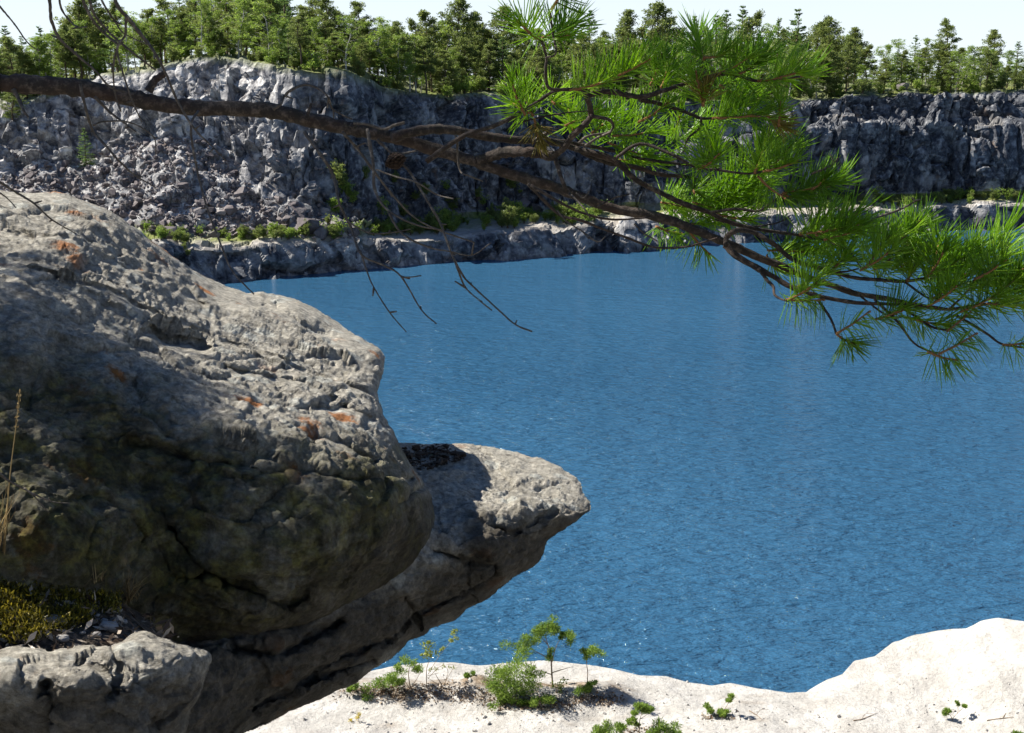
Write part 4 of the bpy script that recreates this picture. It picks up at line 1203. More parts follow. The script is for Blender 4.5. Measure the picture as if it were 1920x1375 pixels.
small_plant('shrub', 'shrub', 'green shrub to the left of the young pine at the bottom edge', (1135, 1385), [[(1135, 1385), (1135, 1370)]], [(1118, 1368, 14), (1140, 1372, 17), (1160, 1366, 13)], seed=16)
small_plant('pine_tree', 'pine tree', 'seedling pine with one raised twig alone on the shelf below the water corner', (1345, 1342), [[(1345, 1342), (1362, 1325), (1370, 1308)], [(1345, 1342), (1335, 1332)]], [(1332, 1330, 11), (1348, 1336, 12), (1360, 1338, 9), (1372, 1308, 9), (1366, 1314, 7)], seed=17, rad=.009)
small_plant('pine_tree', 'pine tree', 'forked seedling pine on the white shelf at the lower right', (1788, 1350), [[(1788, 1350), (1782, 1342), (1772, 1335)], [(1785, 1346), (1796, 1335), (1795, 1322)], [(1795, 1335), (1808, 1325)]], [(1770, 1333, 9), (1776, 1336, 7), (1796, 1320, 5), (1810, 1324, 6)], seed=18, rad=.010, dens=.7)
small_plant('shrub', 'shrub', 'green sprig cut off by the bottom right corner', (1912, 1392), [[(1912, 1392), (1910, 1378)]], [(1908, 1376, 10)], seed=19)
for k, (pts, lab) in enumerate((([(1600, 1352), (1615, 1350), (1628, 1345), (1645, 1338)], 'dead forked branch lying on the white shelf right of the water corner'),
                                ([(1405, 1334), (1418, 1342), (1428, 1350)], 'thin dead twig lying beside the seedling pine with the raised twig'),
                                ([(1850, 1352), (1880, 1348), (1900, 1346)], 'dry stick lying right of the forked seedling pine'))):
    pts = [hit_shelf(*p) + [0, 0, .015] for p in pts]
    pl = Pile(); pl.add(*tube(catmull(pts, 14), np.linspace(.012, .004, 14), 5, bump=.3))
    pl.add(*tube(catmull([pts[1], pts[1] + [.12, .12, .06], pts[1] + [.3, .18, .03]], 6), np.linspace(.007, .003, 6), 4))
    tag(pl.obj('branch', M_STEM, smooth=True), lab, 'branch')

# loose grit and stones on the shelf, fallen leaves and needles under the shrubs
rgv = np.random.default_rng(31)
gp = Pile()
for _ in range(800):
    px, py = rgv.uniform(470, 1930), rgv.uniform(1255, 1378)
    if fbm(np.array([[px / 120, py / 25, 2.0]]), 3, .6, 44)[0] < -.05: continue
    loc, _n, _i, _d = SHELF_BVH.ray_cast(Vector(CAM), Vector(ray(px, py)).normalized())
    if loc is None or loc.z < 1.2: continue
    p = np.array(loc)
    V, T = HULLS[rgv.integers(12)]; q = Matrix.Rotation(rgv.uniform(0, 6.28), 3, Vector(unit(rgv.normal(size=3))))
    sz = rgv.choice([.03, .05, .08, .14], p=[.5, .3, .16, .04])
    gp.add(V @ np.array(q).T * sz + p + [0, 0, sz * .12], T)
M_GRIT = bark_mat('pale_grit', (.30, .29, .27), (.56, .545, .52), 5)
tag(gp.obj('gravel', M_GRIT), kind='stuff')
M_FALL = leaf_mat('fallen_leaves', (0.06, 0.035, 0.02), (0.17, 0.11, 0.065), (0.40, 0.33, 0.25), 0.15, per_obj=0)
lp = Pile()
for cx, cy, sx, sy, n in ((740, 1300, 80, 11, 520), (1000, 1318, 85, 12, 700), (1130, 1310, 40, 8, 160), (860, 1300, 60, 12, 260), (1350, 1345, 30, 5, 60), (1200, 1372, 60, 6, 90)):
    for _ in range(n):
        p = hit_shelf(cx + rgv.normal() * sx * .6, cy + rgv.normal() * sy * .7)
        if p[2] < 1.2: continue
        d = rgv.normal(size=(2, 3)) * [1, 1, .35]
        lp.add(*leaf_quads(p + [0, 0, .015] + rgv.normal(size=(2, 3)) * [.05, .05, .008], d, rgv.uniform(.04, .10, 2), rgv.uniform(.012, .05, 2), rgv))
tag(lp.obj('fallen_leaves', M_FALL), kind='stuff')

# ------------------------------------------------------------------ moss, pebbles, grass beside the near rocks
near_all = {}
def near_bvh(nm):
    if nm not in near_all:
        V, Q = NEAR_MESH[nm]; near_all[nm] = BVHTree.FromPolygons(V.tolist(), Q.tolist())
    return near_all[nm]
def hit_near(px, py, names=('soil', 'rock_block', 'rock_outcrop', 'rock_ledge')):
    best = None
    for nm in names:
        loc, nor, i, d = near_bvh(nm).ray_cast(Vector(CAM), Vector(ray(px, py)).normalized())
        if loc is not None and (best is None or d < best[2]): best = (np.array(loc), np.array(nor), d)
    if best is None: return at_depth(px, py, 3.0), np.array([0, -.5, .8])
    n = best[1] if best[1] @ ray(px, py) < 0 else -best[1]
    return best[0], n

M_MOSS = leaf_mat('moss', (0.035, 0.034, 0.005), (0.12, 0.108, 0.010), (0.30, 0.24, 0.022), 0.3, per_obj=0)
M_DRY = leaf_mat('dry_grass', (0.12, 0.08, 0.035), (0.24, 0.175, 0.08), (0.38, 0.30, 0.15), 0.35, per_obj=0)
M_LITTER = leaf_mat('leaf_litter', (0.05, 0.03, 0.02), (0.16, 0.11, 0.07), (0.46, 0.40, 0.33), 0.2, per_obj=0)
M_PEB = N('pebble_stone')
_o = M_PEB.n('ShaderNodeObjectInfo')
M_PEB.base(M_PEB.mix(0.5, M_PEB.ramp(_o.outputs['Random'], [(0, (.16, .15, .15)), (.5, (.30, .29, .28)), (1, (.50, .48, .45))]), M_PEB.ramp(M_PEB.noise(6, 5, .7), [(.3, (.16, .155, .15)), (.7, (.5, .48, .45))])))
M_PEB.normal(M_PEB.bump(M_PEB.noise(12, 5, .7), .5, .05)); M_PEB.set(Roughness=.85); M_PEB = M_PEB.m
r = np.random.default_rng(77)
mp = Pile()
for _ in range(420):
    px, py = r.uniform(-60, 225), r.uniform(1088, 1208)
    top = 1098 + 28 * max(0, (px - 120) / 100); bot = 1200 - 45 * max(0, (px - 60) / 165)
    n = fbm(np.array([[px / 45, py / 30, 0.5]]), 3, .6, 19)[0]
    if py < top + 14 * n or py > bot + 18 * n or n < -.30: continue
    p, nn = hit_near(px, py, ('soil',))
    up = unit(nn * .6 + np.array([0, -.1, .6]))
    k = 40
    c = p + r.normal(size=(k, 3)) * .009 + up * (.012 + .022 * max(0, n + .2))
    mp.add(*leaf_quads(c, up + r.normal(size=(k, 3)) * .55, .013 * r.uniform(.6, 1.4, k), .0034, r))
tag(mp.obj('moss', M_MOSS), kind='stuff')
lt = Pile()
for _ in range(700):
    px, py = r.uniform(-40, 330), r.uniform(1038, 1245)
    if py < 1040 + max(0, px - 60) * .55 or py > 1262 - .12 * px: continue
    p, nn = hit_near(px, py, ('soil',))
    c = (p + nn * .004)[None] + r.normal(size=(2, 3)) * .012
    d = r.normal(size=(2, 3)); d -= (d @ nn)[:, None] * nn * .8
    lt.add(*leaf_quads(c, d, r.uniform(.012, .045, 2), r.uniform(.003, .014, 2), r))
tag(lt.obj('leaf_litter', M_LITTER), kind='stuff')
PEB = [new_mesh('pebble', *rock_hull(600 + k, 26, (1, .8, .62)), M_PEB, True) for k in range(5)]
for k, (px, py, w, lab) in enumerate([(92, 1172, 54, 'largest pale flat stone lying in the moss'), (116, 1201, 26, 'small yellowish stone below the large pale stone in the moss'), (131, 1168, 14, 'little grey pebble touching the right end of the large pale stone'),
        (155, 1189, 14, 'small pebble alone between the two stone groups'), (182, 1156, 13, 'round white pebble at the top of the pebble group'), (192, 1166, 19, 'grey pebble on the left of the pebble row'), (212, 1166, 20, 'rounded grey pebble in the centre of the pebble row'),
        (231, 1168, 16, 'grey pebble at the right end of the pebble row'), (205, 1182, 42, 'broad dark stone carrying the pebble row'), (180, 1193, 20, 'brownish pebble at the lower left of the dark stone'), (163, 1160, 12, 'small grey pebble next to the moss edge'),
        (6, 1200, 16, 'small pebble at the left edge below the moss'), (196, 1132, 18, 'thin pale stone chip at the right end of the moss'), (222, 1146, 14, 'whitish stone chip on the leaf litter right of the moss')]):
    p, nn = hit_near(px, py, ('soil', 'rock_block'))
    o = bpy.data.objects.new('pebble', PEB[k % 5]); C.objects.link(o)
    s = w * p[1] / F * 1.15
    o.scale = (s, s * .8, s * .75); o.rotation_euler = (r.uniform(-.3, .3), r.uniform(-.3, .3), r.uniform(-.5, .5)); o.location = tuple(p + nn * s * .18)
    tag(o, lab, 'pebble', 'pebbles by the moss')

hp = Pile()
for _ in range(520):
    px, py = r.uniform(742, 870), r.uniform(836, 884)
    if abs(py - 858) > 24 * (1 - abs(px - 800) / 80) + 3: continue
    p, nn = hit_near(px, py, ('rock_ledge',))
    V, T = HULLS[r.integers(12)]; q = Matrix.Rotation(r.uniform(0, 6.28), 3, Vector(unit(r.normal(size=3))))
    hp.add(V @ np.array(q).T * np.array([1, 1, .6]) * r.choice([.010, .016, .026, .05], p=[.55, .3, .12, .03]) + p + nn * r.uniform(0, .012), T)
M_CRUMB = bark_mat('crumbly_moss_soil', (.016, .011, .008), (.085, .062, .045), 40)
tag(hp.obj('soil_crumbs', M_CRUMB), kind='stuff')

def grass_tuft(base, n, L, spread, label, lean=(0, 0), mat=None, w=.0022, seed=0, group='grass tufts by the near rock'):
    r = np.random.default_rng(seed); p, nn = hit_near(*base)
    V, Q = [], []
    for k in range(n):
        a = r.uniform(0, 2 * np.pi); s = r.uniform(.05, spread); l = L * r.uniform(.5, 1.1)
        b = np.array([r.normal() * .012, r.normal() * .012, -.01])
        d = np.array([math.cos(a) * s + lean[0], math.sin(a) * s * .7 - .15 * s + lean[1], 1.0]); d /= np.linalg.norm(d)
        pts = [b, b + d * l * .5, b + d * l * .85 + np.array([d[0], d[1], -.25]) * l * .16 + np.array([0, 0, -.1]) * l * s, b + d * l + np.array([d[0] * .5, d[1] * .5, -.5]) * l * .45 * s]
        sd = unit(np.cross(d, r.normal(size=3)))
        for i, q in enumerate(pts):
            ww = w * (1 - i / 3.6); V += [q - sd * ww / 2, q + sd * ww / 2]
        e = len(V) - 8
        Q += [[e + 2 * i, e + 2 * i + 1, e + 2 * i + 3, e + 2 * i + 2] for i in range(3)]
    o = mk('grass', np.array(V), np.array(Q), mat or M_DRY); o.location = tuple(p)
    return tag(o, label, 'grass', group)
grass_tuft((240, 1118), 90, .10, .95, 'dry brown grass tuft against the mossy rock right of the moss', seed=1)
grass_tuft((300, 1185), 40, .05, .9, 'small reddish grass tuft at the right end of the soil pocket', seed=2)
grass_tuft((-8, 1028), 40, .19, .5, 'long pale grass blades at the left edge in front of the rock', lean=(.10, 0), seed=3, w=.003)
grass_tuft((175, 1082), 26, .05, 1.1, 'short flattened dry grass above the moss', seed=4)
# the tall grass stalk with a seed head
p, nn = hit_near(8, 1040)
pts = np.array([p, at_depth(18, 900, 2.8), at_depth(30, 800, 2.75), at_depth(37, 735, 2.72)])
pl = Pile(); pl.add(*tube(catmull(pts, 16), np.linspace(.0016, .0008, 16), 4))
t_ = catmull(pts, 40)[31:]
rg = np.random.default_rng(5)
for q in t_:
    pl.add(*leaf_quads(q + rg.normal(size=(5, 3)) * .0016, (pts[3] - pts[2]) + rg.normal(size=(5, 3)) * .03, .010, .0032, rg))
tag(pl.obj('grass', M_DRY), 'single tall grass stalk with a reddish seed head at the left edge', 'grass')

# ------------------------------------------------------------------ the foreground pine: trunk off to the left, bough across the view
M_BARK = N('pine_bark')
_n = M_BARK.noise(90, 6, .75); _n2 = M_BARK.noise(22, 4, .6)
_c = M_BARK.ramp(_n, [(.3, (.010, .007, .005)), (.5, (.030, .021, .015)), (.68, (.15, .115, .09))])
_c = M_BARK.mix(M_BARK.math('MULTIPLY', M_BARK.ramp(_n2, [(.45, 0.0), (.65, 1.0)]), .55), _c, (.055, .027, .016))
M_BARK.base(_c); M_BARK.set(Roughness=.85)
M_BARK.normal(M_BARK.bump(_n, 1.0, .006)); M_BARK = M_BARK.m
M_DEAD = N('dead_twig_bark')
M_DEAD.base(M_DEAD.ramp(M_DEAD.noise(120, 5, .7), [(.3, (.030, .024, .02)), (.55, (.085, .07, .056)), (.75, (.28, .25, .215))]))
M_DEAD.set(Roughness=.85); M_DEAD.normal(M_DEAD.bump(M_DEAD.noise(240, 4, .7), 1.0, .002)); M_DEAD = M_DEAD.m
M_SHOOT = bark_mat('shoot_bark', (.16, .075, .03), (.42, .23, .10), 200)
def needle_mat():
    g = leaf_mat('pine_needles', (.022, .072, .014), (.12, .26, .026), (.42, .58, .08), .7, rough=.28, tcol=(.62, .86, .06), per_obj=.6)
    b = g.node_tree.nodes['Principled BSDF']; b.inputs['Specular IOR Level'].default_value = .5
    return g
M_NEEDLE = needle_mat()
M_NEEDLE_Y = leaf_mat('old_pine_needles', (.20, .16, .03), (.30, .26, .04), (.42, .30, .08), .4, rough=.4)
M_CONE = bark_mat('cone_scales', (.012, .008, .006), (.055, .036, .026), 160)

pine = empty('pine_tree', (-2.7, 2.0, 12.6), 'foreground pine reaching a long dark bough with green needle tufts across the whole view', 'pine tree')
ORIGIN = np.array([-2.7, 2.0, 12.6])

def pp(pts, d0, d1=None, wob=0.0, seed=0):
    """Pixel polyline at a distance from the lens (running d0 to d1) to points relative to the tree's foot."""
    p = np.asarray(pts, float); t = np.linspace(0, 1, len(p))
    d = d0 + ((d1 if d1 is not None else d0) - d0) * t
    if wob: d = d + wob * np.random.default_rng(seed).normal(size=len(p)) * (t > 0)
    return at_depth(p[:, 0], p[:, 1], d) - ORIGIN

def limb(P, r0_, r1_, sides=8, per=5, bump=.16, seed=0, rs=None):
    n = per * len(P); Q = catmull(P, n)
    cl = np.concatenate([[0], np.cumsum(np.linalg.norm(np.diff(P, axis=0), axis=1))]); R = np.interp(np.linspace(0, cl[-1], n), cl, rs[:len(P)]) if rs is not None else np.linspace(r0_, r1_, n)
    R = R * (1 + .10 * vnoise(Q * 40 + seed, seed))
    return tube(Q, R, sides, bump=bump, seed=seed)
m16 = 1.62 / F          # metres per pixel at the bough
def W(px): return px * m16 / 2

# trunk, outside the frame on the left
pl = Pile(); pl.add(*limb(np.array([(0, 0, -.3), (.03, .02, 1.2), (.0, .05, 2.5), (-.1, .1, 4.0), (-.05, .1, 6.0)]), .15, .07, 12, 10))
pl.obj('trunk', M_BARK, pine, True)
# main bough
MAIN = [(-60, 150), (0, 155), (80, 160), (150, 165), (220, 178), (300, 195), (370, 203), (440, 204), (520, 210), (580, 225), (640, 238), (700, 250), (760, 263), (820, 282), (880, 300), (940, 321), (990, 337), (1040, 351), (1090, 370), (1150, 391),
        (1230, 406), (1300, 430), (1340, 447), (1378, 463), (1420, 482), (1465, 499), (1509, 518), (1553, 533), (1607, 551), (1662, 560), (1720, 572), (1780, 580), (1830, 573), (1880, 566), (1930, 560)]
Pm = pp(MAIN, 1.58, 1.78)
Pm = np.vstack([[(.05, .02, 2.62), (.9, -.15, 2.52), (1.6, -.36, 2.44)], Pm])
px_w = [46, 42, 39] + [38, 38, 37, 36, 34, 33, 31, 31, 30, 30, 29, 29, 27, 26, 25, 24, 23, 22, 21, 21, 20, 19, 18, 18, 16, 15, 14, 13, 12, 11, 9, 8, 7, 6, 5]
pl = Pile(); pl.add(*limb(Pm, 0, 0, 14, 12, .20, 3, rs=[W(w * .92) for w in px_w]))
for pts, a, b in (([(279, 172), (290, 152), (300, 144), (310, 138)], 17, 11), ([(575, 222), (580, 205), (584, 194)], 9, 4), ([(660, 240), (663, 232)], 14, 9)):   # stubs
    pl.add(*limb(pp(pts, 1.60), W(a), W(b), 7, 4, .2, 5))
pl.obj('bough', M_BARK, pine, True)

# (points, depth start, depth end, width start, width end)
SIDE = [
 ([(735, 258), (785, 245), (840, 243), (900, 254), (960, 262), (1030, 266), (1078, 279), (1135, 303), (1200, 316), (1240, 328), (1290, 332), (1340, 348)], 1.62, 1.78, 21, 6),
 ([(895, 303), (925, 291), (960, 285), (988, 286), (1015, 289), (1041, 293)], 1.66, 1.62, 20, 19),
 ([(1036, 294), (1058, 277), (1070, 258), (1090, 240), (1107, 220), (1106, 200), (1099, 180), (1096, 168)], 1.62, 1.52, 13, 9),
 ([(1041, 296), (1054, 338), (1066, 362), (1073, 368)], 1.62, 1.60, 10, 6),
 ([(960, 262), (1010, 262), (1069, 268), (1156, 284), (1200, 297), (1276, 308), (1330, 312), (1390, 330)], 1.68, 1.82, 10, 4),
 ([(1078, 279), (1150, 300), (1191, 336), (1239, 362), (1287, 384), (1331, 399), (1365, 416), (1411, 428), (1460, 436), (1498, 441), (1545, 450)], 1.70, 1.76, 13, 6),
 ([(990, 345), (1047, 401), (1085, 412), (1121, 426), (1178, 447), (1228, 464), (1287, 463), (1310, 457), (1345, 446)], 1.56, 1.60, 6, 3),
 ([(995, 348), (1060, 385), (1100, 402), (1150, 412), (1220, 408)], 1.55, 1.58, 6, 3),
 ([(1121, 388), (1148, 373), (1180, 364)], 1.6, 1.62, 4, 2),
 ([(1361, 461), (1362, 446), (1372, 436), (1390, 432), (1415, 437), (1437, 450), (1455, 461), (1487, 487), (1542, 505), (1597, 520), (1650, 525), (1695, 528), (1740, 521)], 1.64, 1.72, 11, 6),
 ([(1361, 460), (1378, 478), (1411, 498), (1455, 522), (1487, 540), (1542, 557), (1607, 568), (1660, 570), (1730, 574)], 1.66, 1.62, 13, 5),
 ([(1422, 503), (1437, 524), (1450, 538), (1452, 552), (1462, 560), (1478, 565)], 1.64, 1.60, 7, 4),
 ([(1533, 562), (1553, 590), (1562, 608), (1568, 626)], 1.62, 1.58, 6, 4),
 ([(1640, 562), (1682, 603), (1712, 642), (1738, 657), (1765, 663)], 1.66, 1.62, 6, 3),
 ([(1690, 575), (1723, 598), (1749, 614), (1778, 620)], 1.68, 1.66, 6, 4),
 ([(1790, 590), (1826, 611), (1852, 627), (1880, 646), (1930, 653)], 1.72, 1.7, 6, 4),
 ([(1107, 218), (1140, 224), (1150, 236), (1143, 250)], 1.56, 1.60, 8, 4),
 ([(1096, 168), (1070, 168), (1037, 168), (1026, 159), (1023, 130), (1024, 108), (1016, 76)], 1.52, 1.42, 7, 4),
 ([(1024, 108), (1042, 100), (1036, 60), (1032, 22)], 1.42, 1.40, 4, 3),
 ([(1100, 180), (1140, 172), (1200, 182), (1233, 174), (1287, 156), (1340, 142), (1375, 140), (1418, 152), (1462, 147), (1500, 144)], 1.54, 1.60, 10, 4),
 ([(1200, 187), (1240, 196), (1290, 212), (1315, 222), (1360, 221), (1396, 217)], 1.58, 1.66, 9, 4),
 ([(1315, 222), (1312, 240), (1290, 260), (1282, 285)], 1.62, 1.68, 5, 3),
 ([(800, 303), (870, 255), (930, 235), (975, 212), (1010, 190), (1037, 172), (1070, 168)], 1.60, 1.56, 10, 5),
 ([(976, 230), (1010, 221), (1060, 212), (1105, 208)], 1.60, 1.62, 4, 2),
 ([(1150, 300), (1200, 270), (1260, 290), (1300, 312), (1340, 318), (1400, 326), (1431, 322)], 1.64, 1.62, 7, 4),
 ([(1331, 399), (1380, 392), (1420, 396), (1440, 385), (1465, 365)], 1.70, 1.66, 6, 4),
 ([(1340, 412), (1400, 425), (1450, 420), (1480, 408)], 1.74, 1.78, 4, 3),
 ([(1542, 505), (1580, 510), (1610, 504)], 1.70, 1.66, 5, 3),
 ([(1607, 551), (1660, 590), (1690, 595)], 1.70, 1.64, 5, 3),
 ([(1695, 528), (1745, 560), (1785, 548)], 1.70, 1.62, 5, 3),
 ([(1780, 580), (1815, 545), (1828, 522)], 1.76, 1.70, 5, 3),
 ([(1545, 450), (1590, 470), (1618, 508)], 1.74, 1.68, 5, 3),
]
for k, (pts, a, b, w0, w1) in enumerate(SIDE):
    pl = Pile(); pl.add(*limb(pp(pts, a, b, .006, k), W(w0), W(w1), 8, 6, .22, 20 + k))
    pl.obj('side_branch', M_BARK, pine, True)

DEAD = [
 ([(571, 248), (602, 293), (623, 327), (639, 384), (657, 429), (681, 476), (715, 499), (752, 520), (790, 580), (818, 607)], 1.58, 1.50, 7, 2.5),
 ([(648, 405), (652, 413), (689, 437), (728, 439), (770, 430)], 1.54, 1.55, 3.5, 2),
 ([(752, 520), (770, 518), (790, 517)], 1.51, 1.52, 3, 2),
 ([(642, 248), (670, 277), (697, 311), (728, 358), (775, 405), (828, 434), (890, 455)], 1.62, 1.70, 6, 2.5),
 ([(689, 242), (699, 311), (704, 358), (728, 397), (780, 421), (830, 432)], 1.56, 1.52, 8, 2.5),
 ([(728, 397), (754, 437), (801, 463), (846, 476), (885, 476), (920, 456)], 1.53, 1.50, 4, 2),
 ([(707, 262), (733, 285), (770, 324), (807, 384), (825, 421), (848, 478), (869, 513), (885, 533), (930, 577), (965, 610), (998, 622)], 1.58, 1.50, 6, 3),
 ([(848, 478), (857, 508), (875, 539), (905, 568), (922, 582)], 1.51, 1.50, 4, 2.5),
 ([(676, 470), (686, 510), (699, 539), (730, 585), (762, 623)], 1.53, 1.5, 3.5, 2.2),
 ([(512, 205), (526, 197), (535, 180), (548, 167), (570, 160), (598, 166), (614, 182), (625, 205), (660, 224)], 1.57, 1.60, 6, 3),
 ([(664, 231), (690, 235), (718, 239), (740, 236), (759, 230)], 1.58, 1.57, 6, 5),
 ([(736, 286), (758, 285), (780, 283)], 1.57, 1.55, 5, 3.5),
 ([(670, 275), (682, 271), (690, 273)], 1.60, 1.58, 4, 3),
 ([(854, 254), (857, 270), (856, 285), (864, 319), (880, 334), (905, 340)], 1.60, 1.60, 5, 2.5),
 ([(705, 318), (740, 332), (780, 345), (820, 365), (850, 373)], 1.54, 1.5, 3.5, 2.5),
 ([(90, -40), (91, 6), (96, 37), (113, 74), (140, 100), (175, 137), (205, 159), (235, 172)], 1.34, 1.42, 7, 3),
 ([(110, -40), (112, 4), (118, 24), (135, 44), (148, 51), (163, 51)], 1.36, 1.38, 5, 2.5),
 ([(140, -50), (153, 4), (175, 37), (196, 63), (220, 82)], 1.36, 1.4, 7, 4),
 ([(150, -50), (168, 4), (181, 26), (209, 61), (251, 100), (292, 132)], 1.4, 1.46, 6, 3),
 ([(170, -50), (190, 4), (214, 39), (229, 59), (252, 72), (276, 84)], 1.38, 1.42, 5, 2),
 ([(200, -60), (220, 6), (236, 31), (273, 76), (292, 105), (310, 144), (334, 192), (367, 240), (399, 278), (424, 302)], 1.38, 1.44, 9, 2.5),
 ([(236, 30), (230, 64), (221, 84), (216, 122), (218, 170), (227, 210)], 1.39, 1.46, 5, 2.5),
 ([(220, 84), (221, 104), (236, 148), (251, 192), (266, 229)], 1.41, 1.45, 4, 2.5),
 ([(-30, -20), (0, 15), (22, 44), (55, 81), (75, 96)], 1.3, 1.36, 5, 2),
 ([(25, 168), (34, 185), (44, 204), (53, 220)], 1.58, 1.56, 9, 4),
 ([(150, 158), (161, 207), (175, 244), (196, 275), (220, 300), (250, 328), (292, 352)], 1.56, 1.60, 6, 2.5),
 ([(178, 182), (205, 210), (240, 236), (256, 248)], 1.58, 1.6, 6, 2.5),
 ([(175, 235), (192, 226), (225, 226), (262, 238), (285, 262), (292, 292)], 1.57, 1.6, 4, 2),
 ([(372, 208), (358, 240), (366, 310), (390, 390), (418, 468), (438, 510), (476, 552)], 1.58, 1.50, 5, 3),
 ([(1290, 462), (1284, 463), (1230, 466)], 1.6, 1.6, 3, 2),
 ([(1612, 428), (1640, 410), (1690, 390), (1716, 380), (1726, 374)], 1.66, 1.62, 5, 3.5),
 ([(1522, 326), (1548, 316), (1564, 306), (1572, 296)], 1.64, 1.62, 5, 4),
 ([(1000, 265), (1030, 250), (1022, 242), (1016, 236)], 1.64, 1.62, 9, 7),
 ([(1086, 268), (1105, 252), (1140, 246), (1150, 240)], 1.60, 1.58, 6, 4),
 ([(1094, 276), (1125, 262), (1145, 248)], 1.60, 1.58, 6, 4),
 ([(1080, 362), (1095, 372), (1105, 358)], 1.58, 1.56, 4, 2),
 ([(1045, 395), (1062, 415), (1095, 440), (1120, 452), (1135, 444)], 1.57, 1.55, 3, 2),
 ([(1072, 366), (1095, 390), (1107, 410)], 1.58, 1.55, 4, 3),
 ([(1190, 420), (1210, 440), (1232, 452)], 1.62, 1.6, 4, 2.5),
 ([(0, 342), (30, 360), (62, 380), (100, 410), (142, 438)], 1.5, 1.56, 5, 2),
 ([(-20, 870), (10, 895), (50, 920), (95, 940), (132, 944)], 1.9, 2.0, 6, 2),
 ([(45, 915), (66, 935), (92, 962)], 1.94, 1.96, 4, 1.5),
 ([(0, 362), (14, 375), (30, 390)], 1.5, 1.52, 3, 2),
]
rd = np.random.default_rng(12)
for k, (pts, a, b, w0, w1) in enumerate(DEAD):
    pl = Pile(); P = pp(pts, a, b, .008, 70 + k); P[1:-1] += rd.normal(size=(len(P) - 2, 3)) * .0012
    pl.add(*limb(P, W(w0) * a / 1.62, W(w1) * b / 1.62, 6, 6, .3, 60 + k))
    for q in range(2, len(P) - 1):            # broken knots along the twig
        if rd.random() < .5:
            d = rd.normal(size=3) * .006
            pl.add(*limb(np.array([P[q], P[q] + d * .6, P[q] + d]), .0014, .0008, 4, 2))
    pl.obj('dead_twig', M_DEAD, pine, True)
# the upper branch (above the frame) that carries the thin twigs at the top left, and the low one carrying the twigs by the rock
pl = Pile(); pl.add(*limb(np.vstack([[(0.0, .05, 3.3)], pp([(-500, -150), (-200, -95), (0, -62), (150, -55), (320, -75)], 1.5, 1.36)]), .02, .005, 8, 7))
pl.obj('side_branch', M_BARK, pine, True)
pl = Pile(); pl.add(*limb(np.vstack([[(0.05, .0, 2.0)], pp([(-500, 500), (-200, 420), (-20, 335)], 1.75, 1.5)]), .016, .002, 7, 6))
pl.add(*limb(np.vstack([[(0.05, .0, 1.3)], pp([(-400, 760), (-150, 820), (-15, 872)], 1.95, 1.9)]), .014, .002, 7, 6))
pl.obj('side_branch', M_DEAD, pine, True)

# pine cone: overlapping woody scales round a core
cc = pp([(742, 303)], 1.555)[0]
pl = Pile(); rc = np.random.default_rng(9); ax = unit(np.array([.35, -.35, -.75]))
u = unit(np.cross(ax, [0, 0, 1])); v = np.cross(ax, u)
CR = .0112
for k in range(64):
    t = (k + .5) / 64; a = k * 2.39996
    rr = CR * (.35 + .8 * math.sin(math.pi * (.12 + .80 * t)))
    c = cc + ax * (t - .5) * CR * 1.9
    o_ = math.cos(a) * u + math.sin(a) * v; sd = np.cross(ax, o_)
    tipd = unit(o_ + ax * (.15 - .9 * (t - .4)))
    b0 = c + o_ * rr * .25; t0 = c + tipd * rr; w_ = .0030
    Vs = np.array([b0 - sd * w_ * .5, b0 + sd * w_ * .5, t0 + sd * w_ * .8, t0 - sd * w_ * .8, t0 + tipd * .0022, b0 - sd * w_ * .5 - ax * .0012, b0 + sd * w_ * .5 - ax * .0012, t0 + sd * w_ * .8 - ax * .0022, t0 - sd * w_ * .8 - ax * .0022])
    pl.add(Vs, [np.array([[0, 1, 2, 3], [5, 8, 7, 6], [0, 3, 8, 5], [1, 6, 7, 2]]), np.array([[3, 2, 4], [8, 4, 7], [3, 4, 8], [2, 7, 4]])])
pl.add(*tube([cc - ax * .011, cc, cc + ax * .010], [.003, .005, .002], 7))
pl.obj('pine_cone', M_CONE, pine)

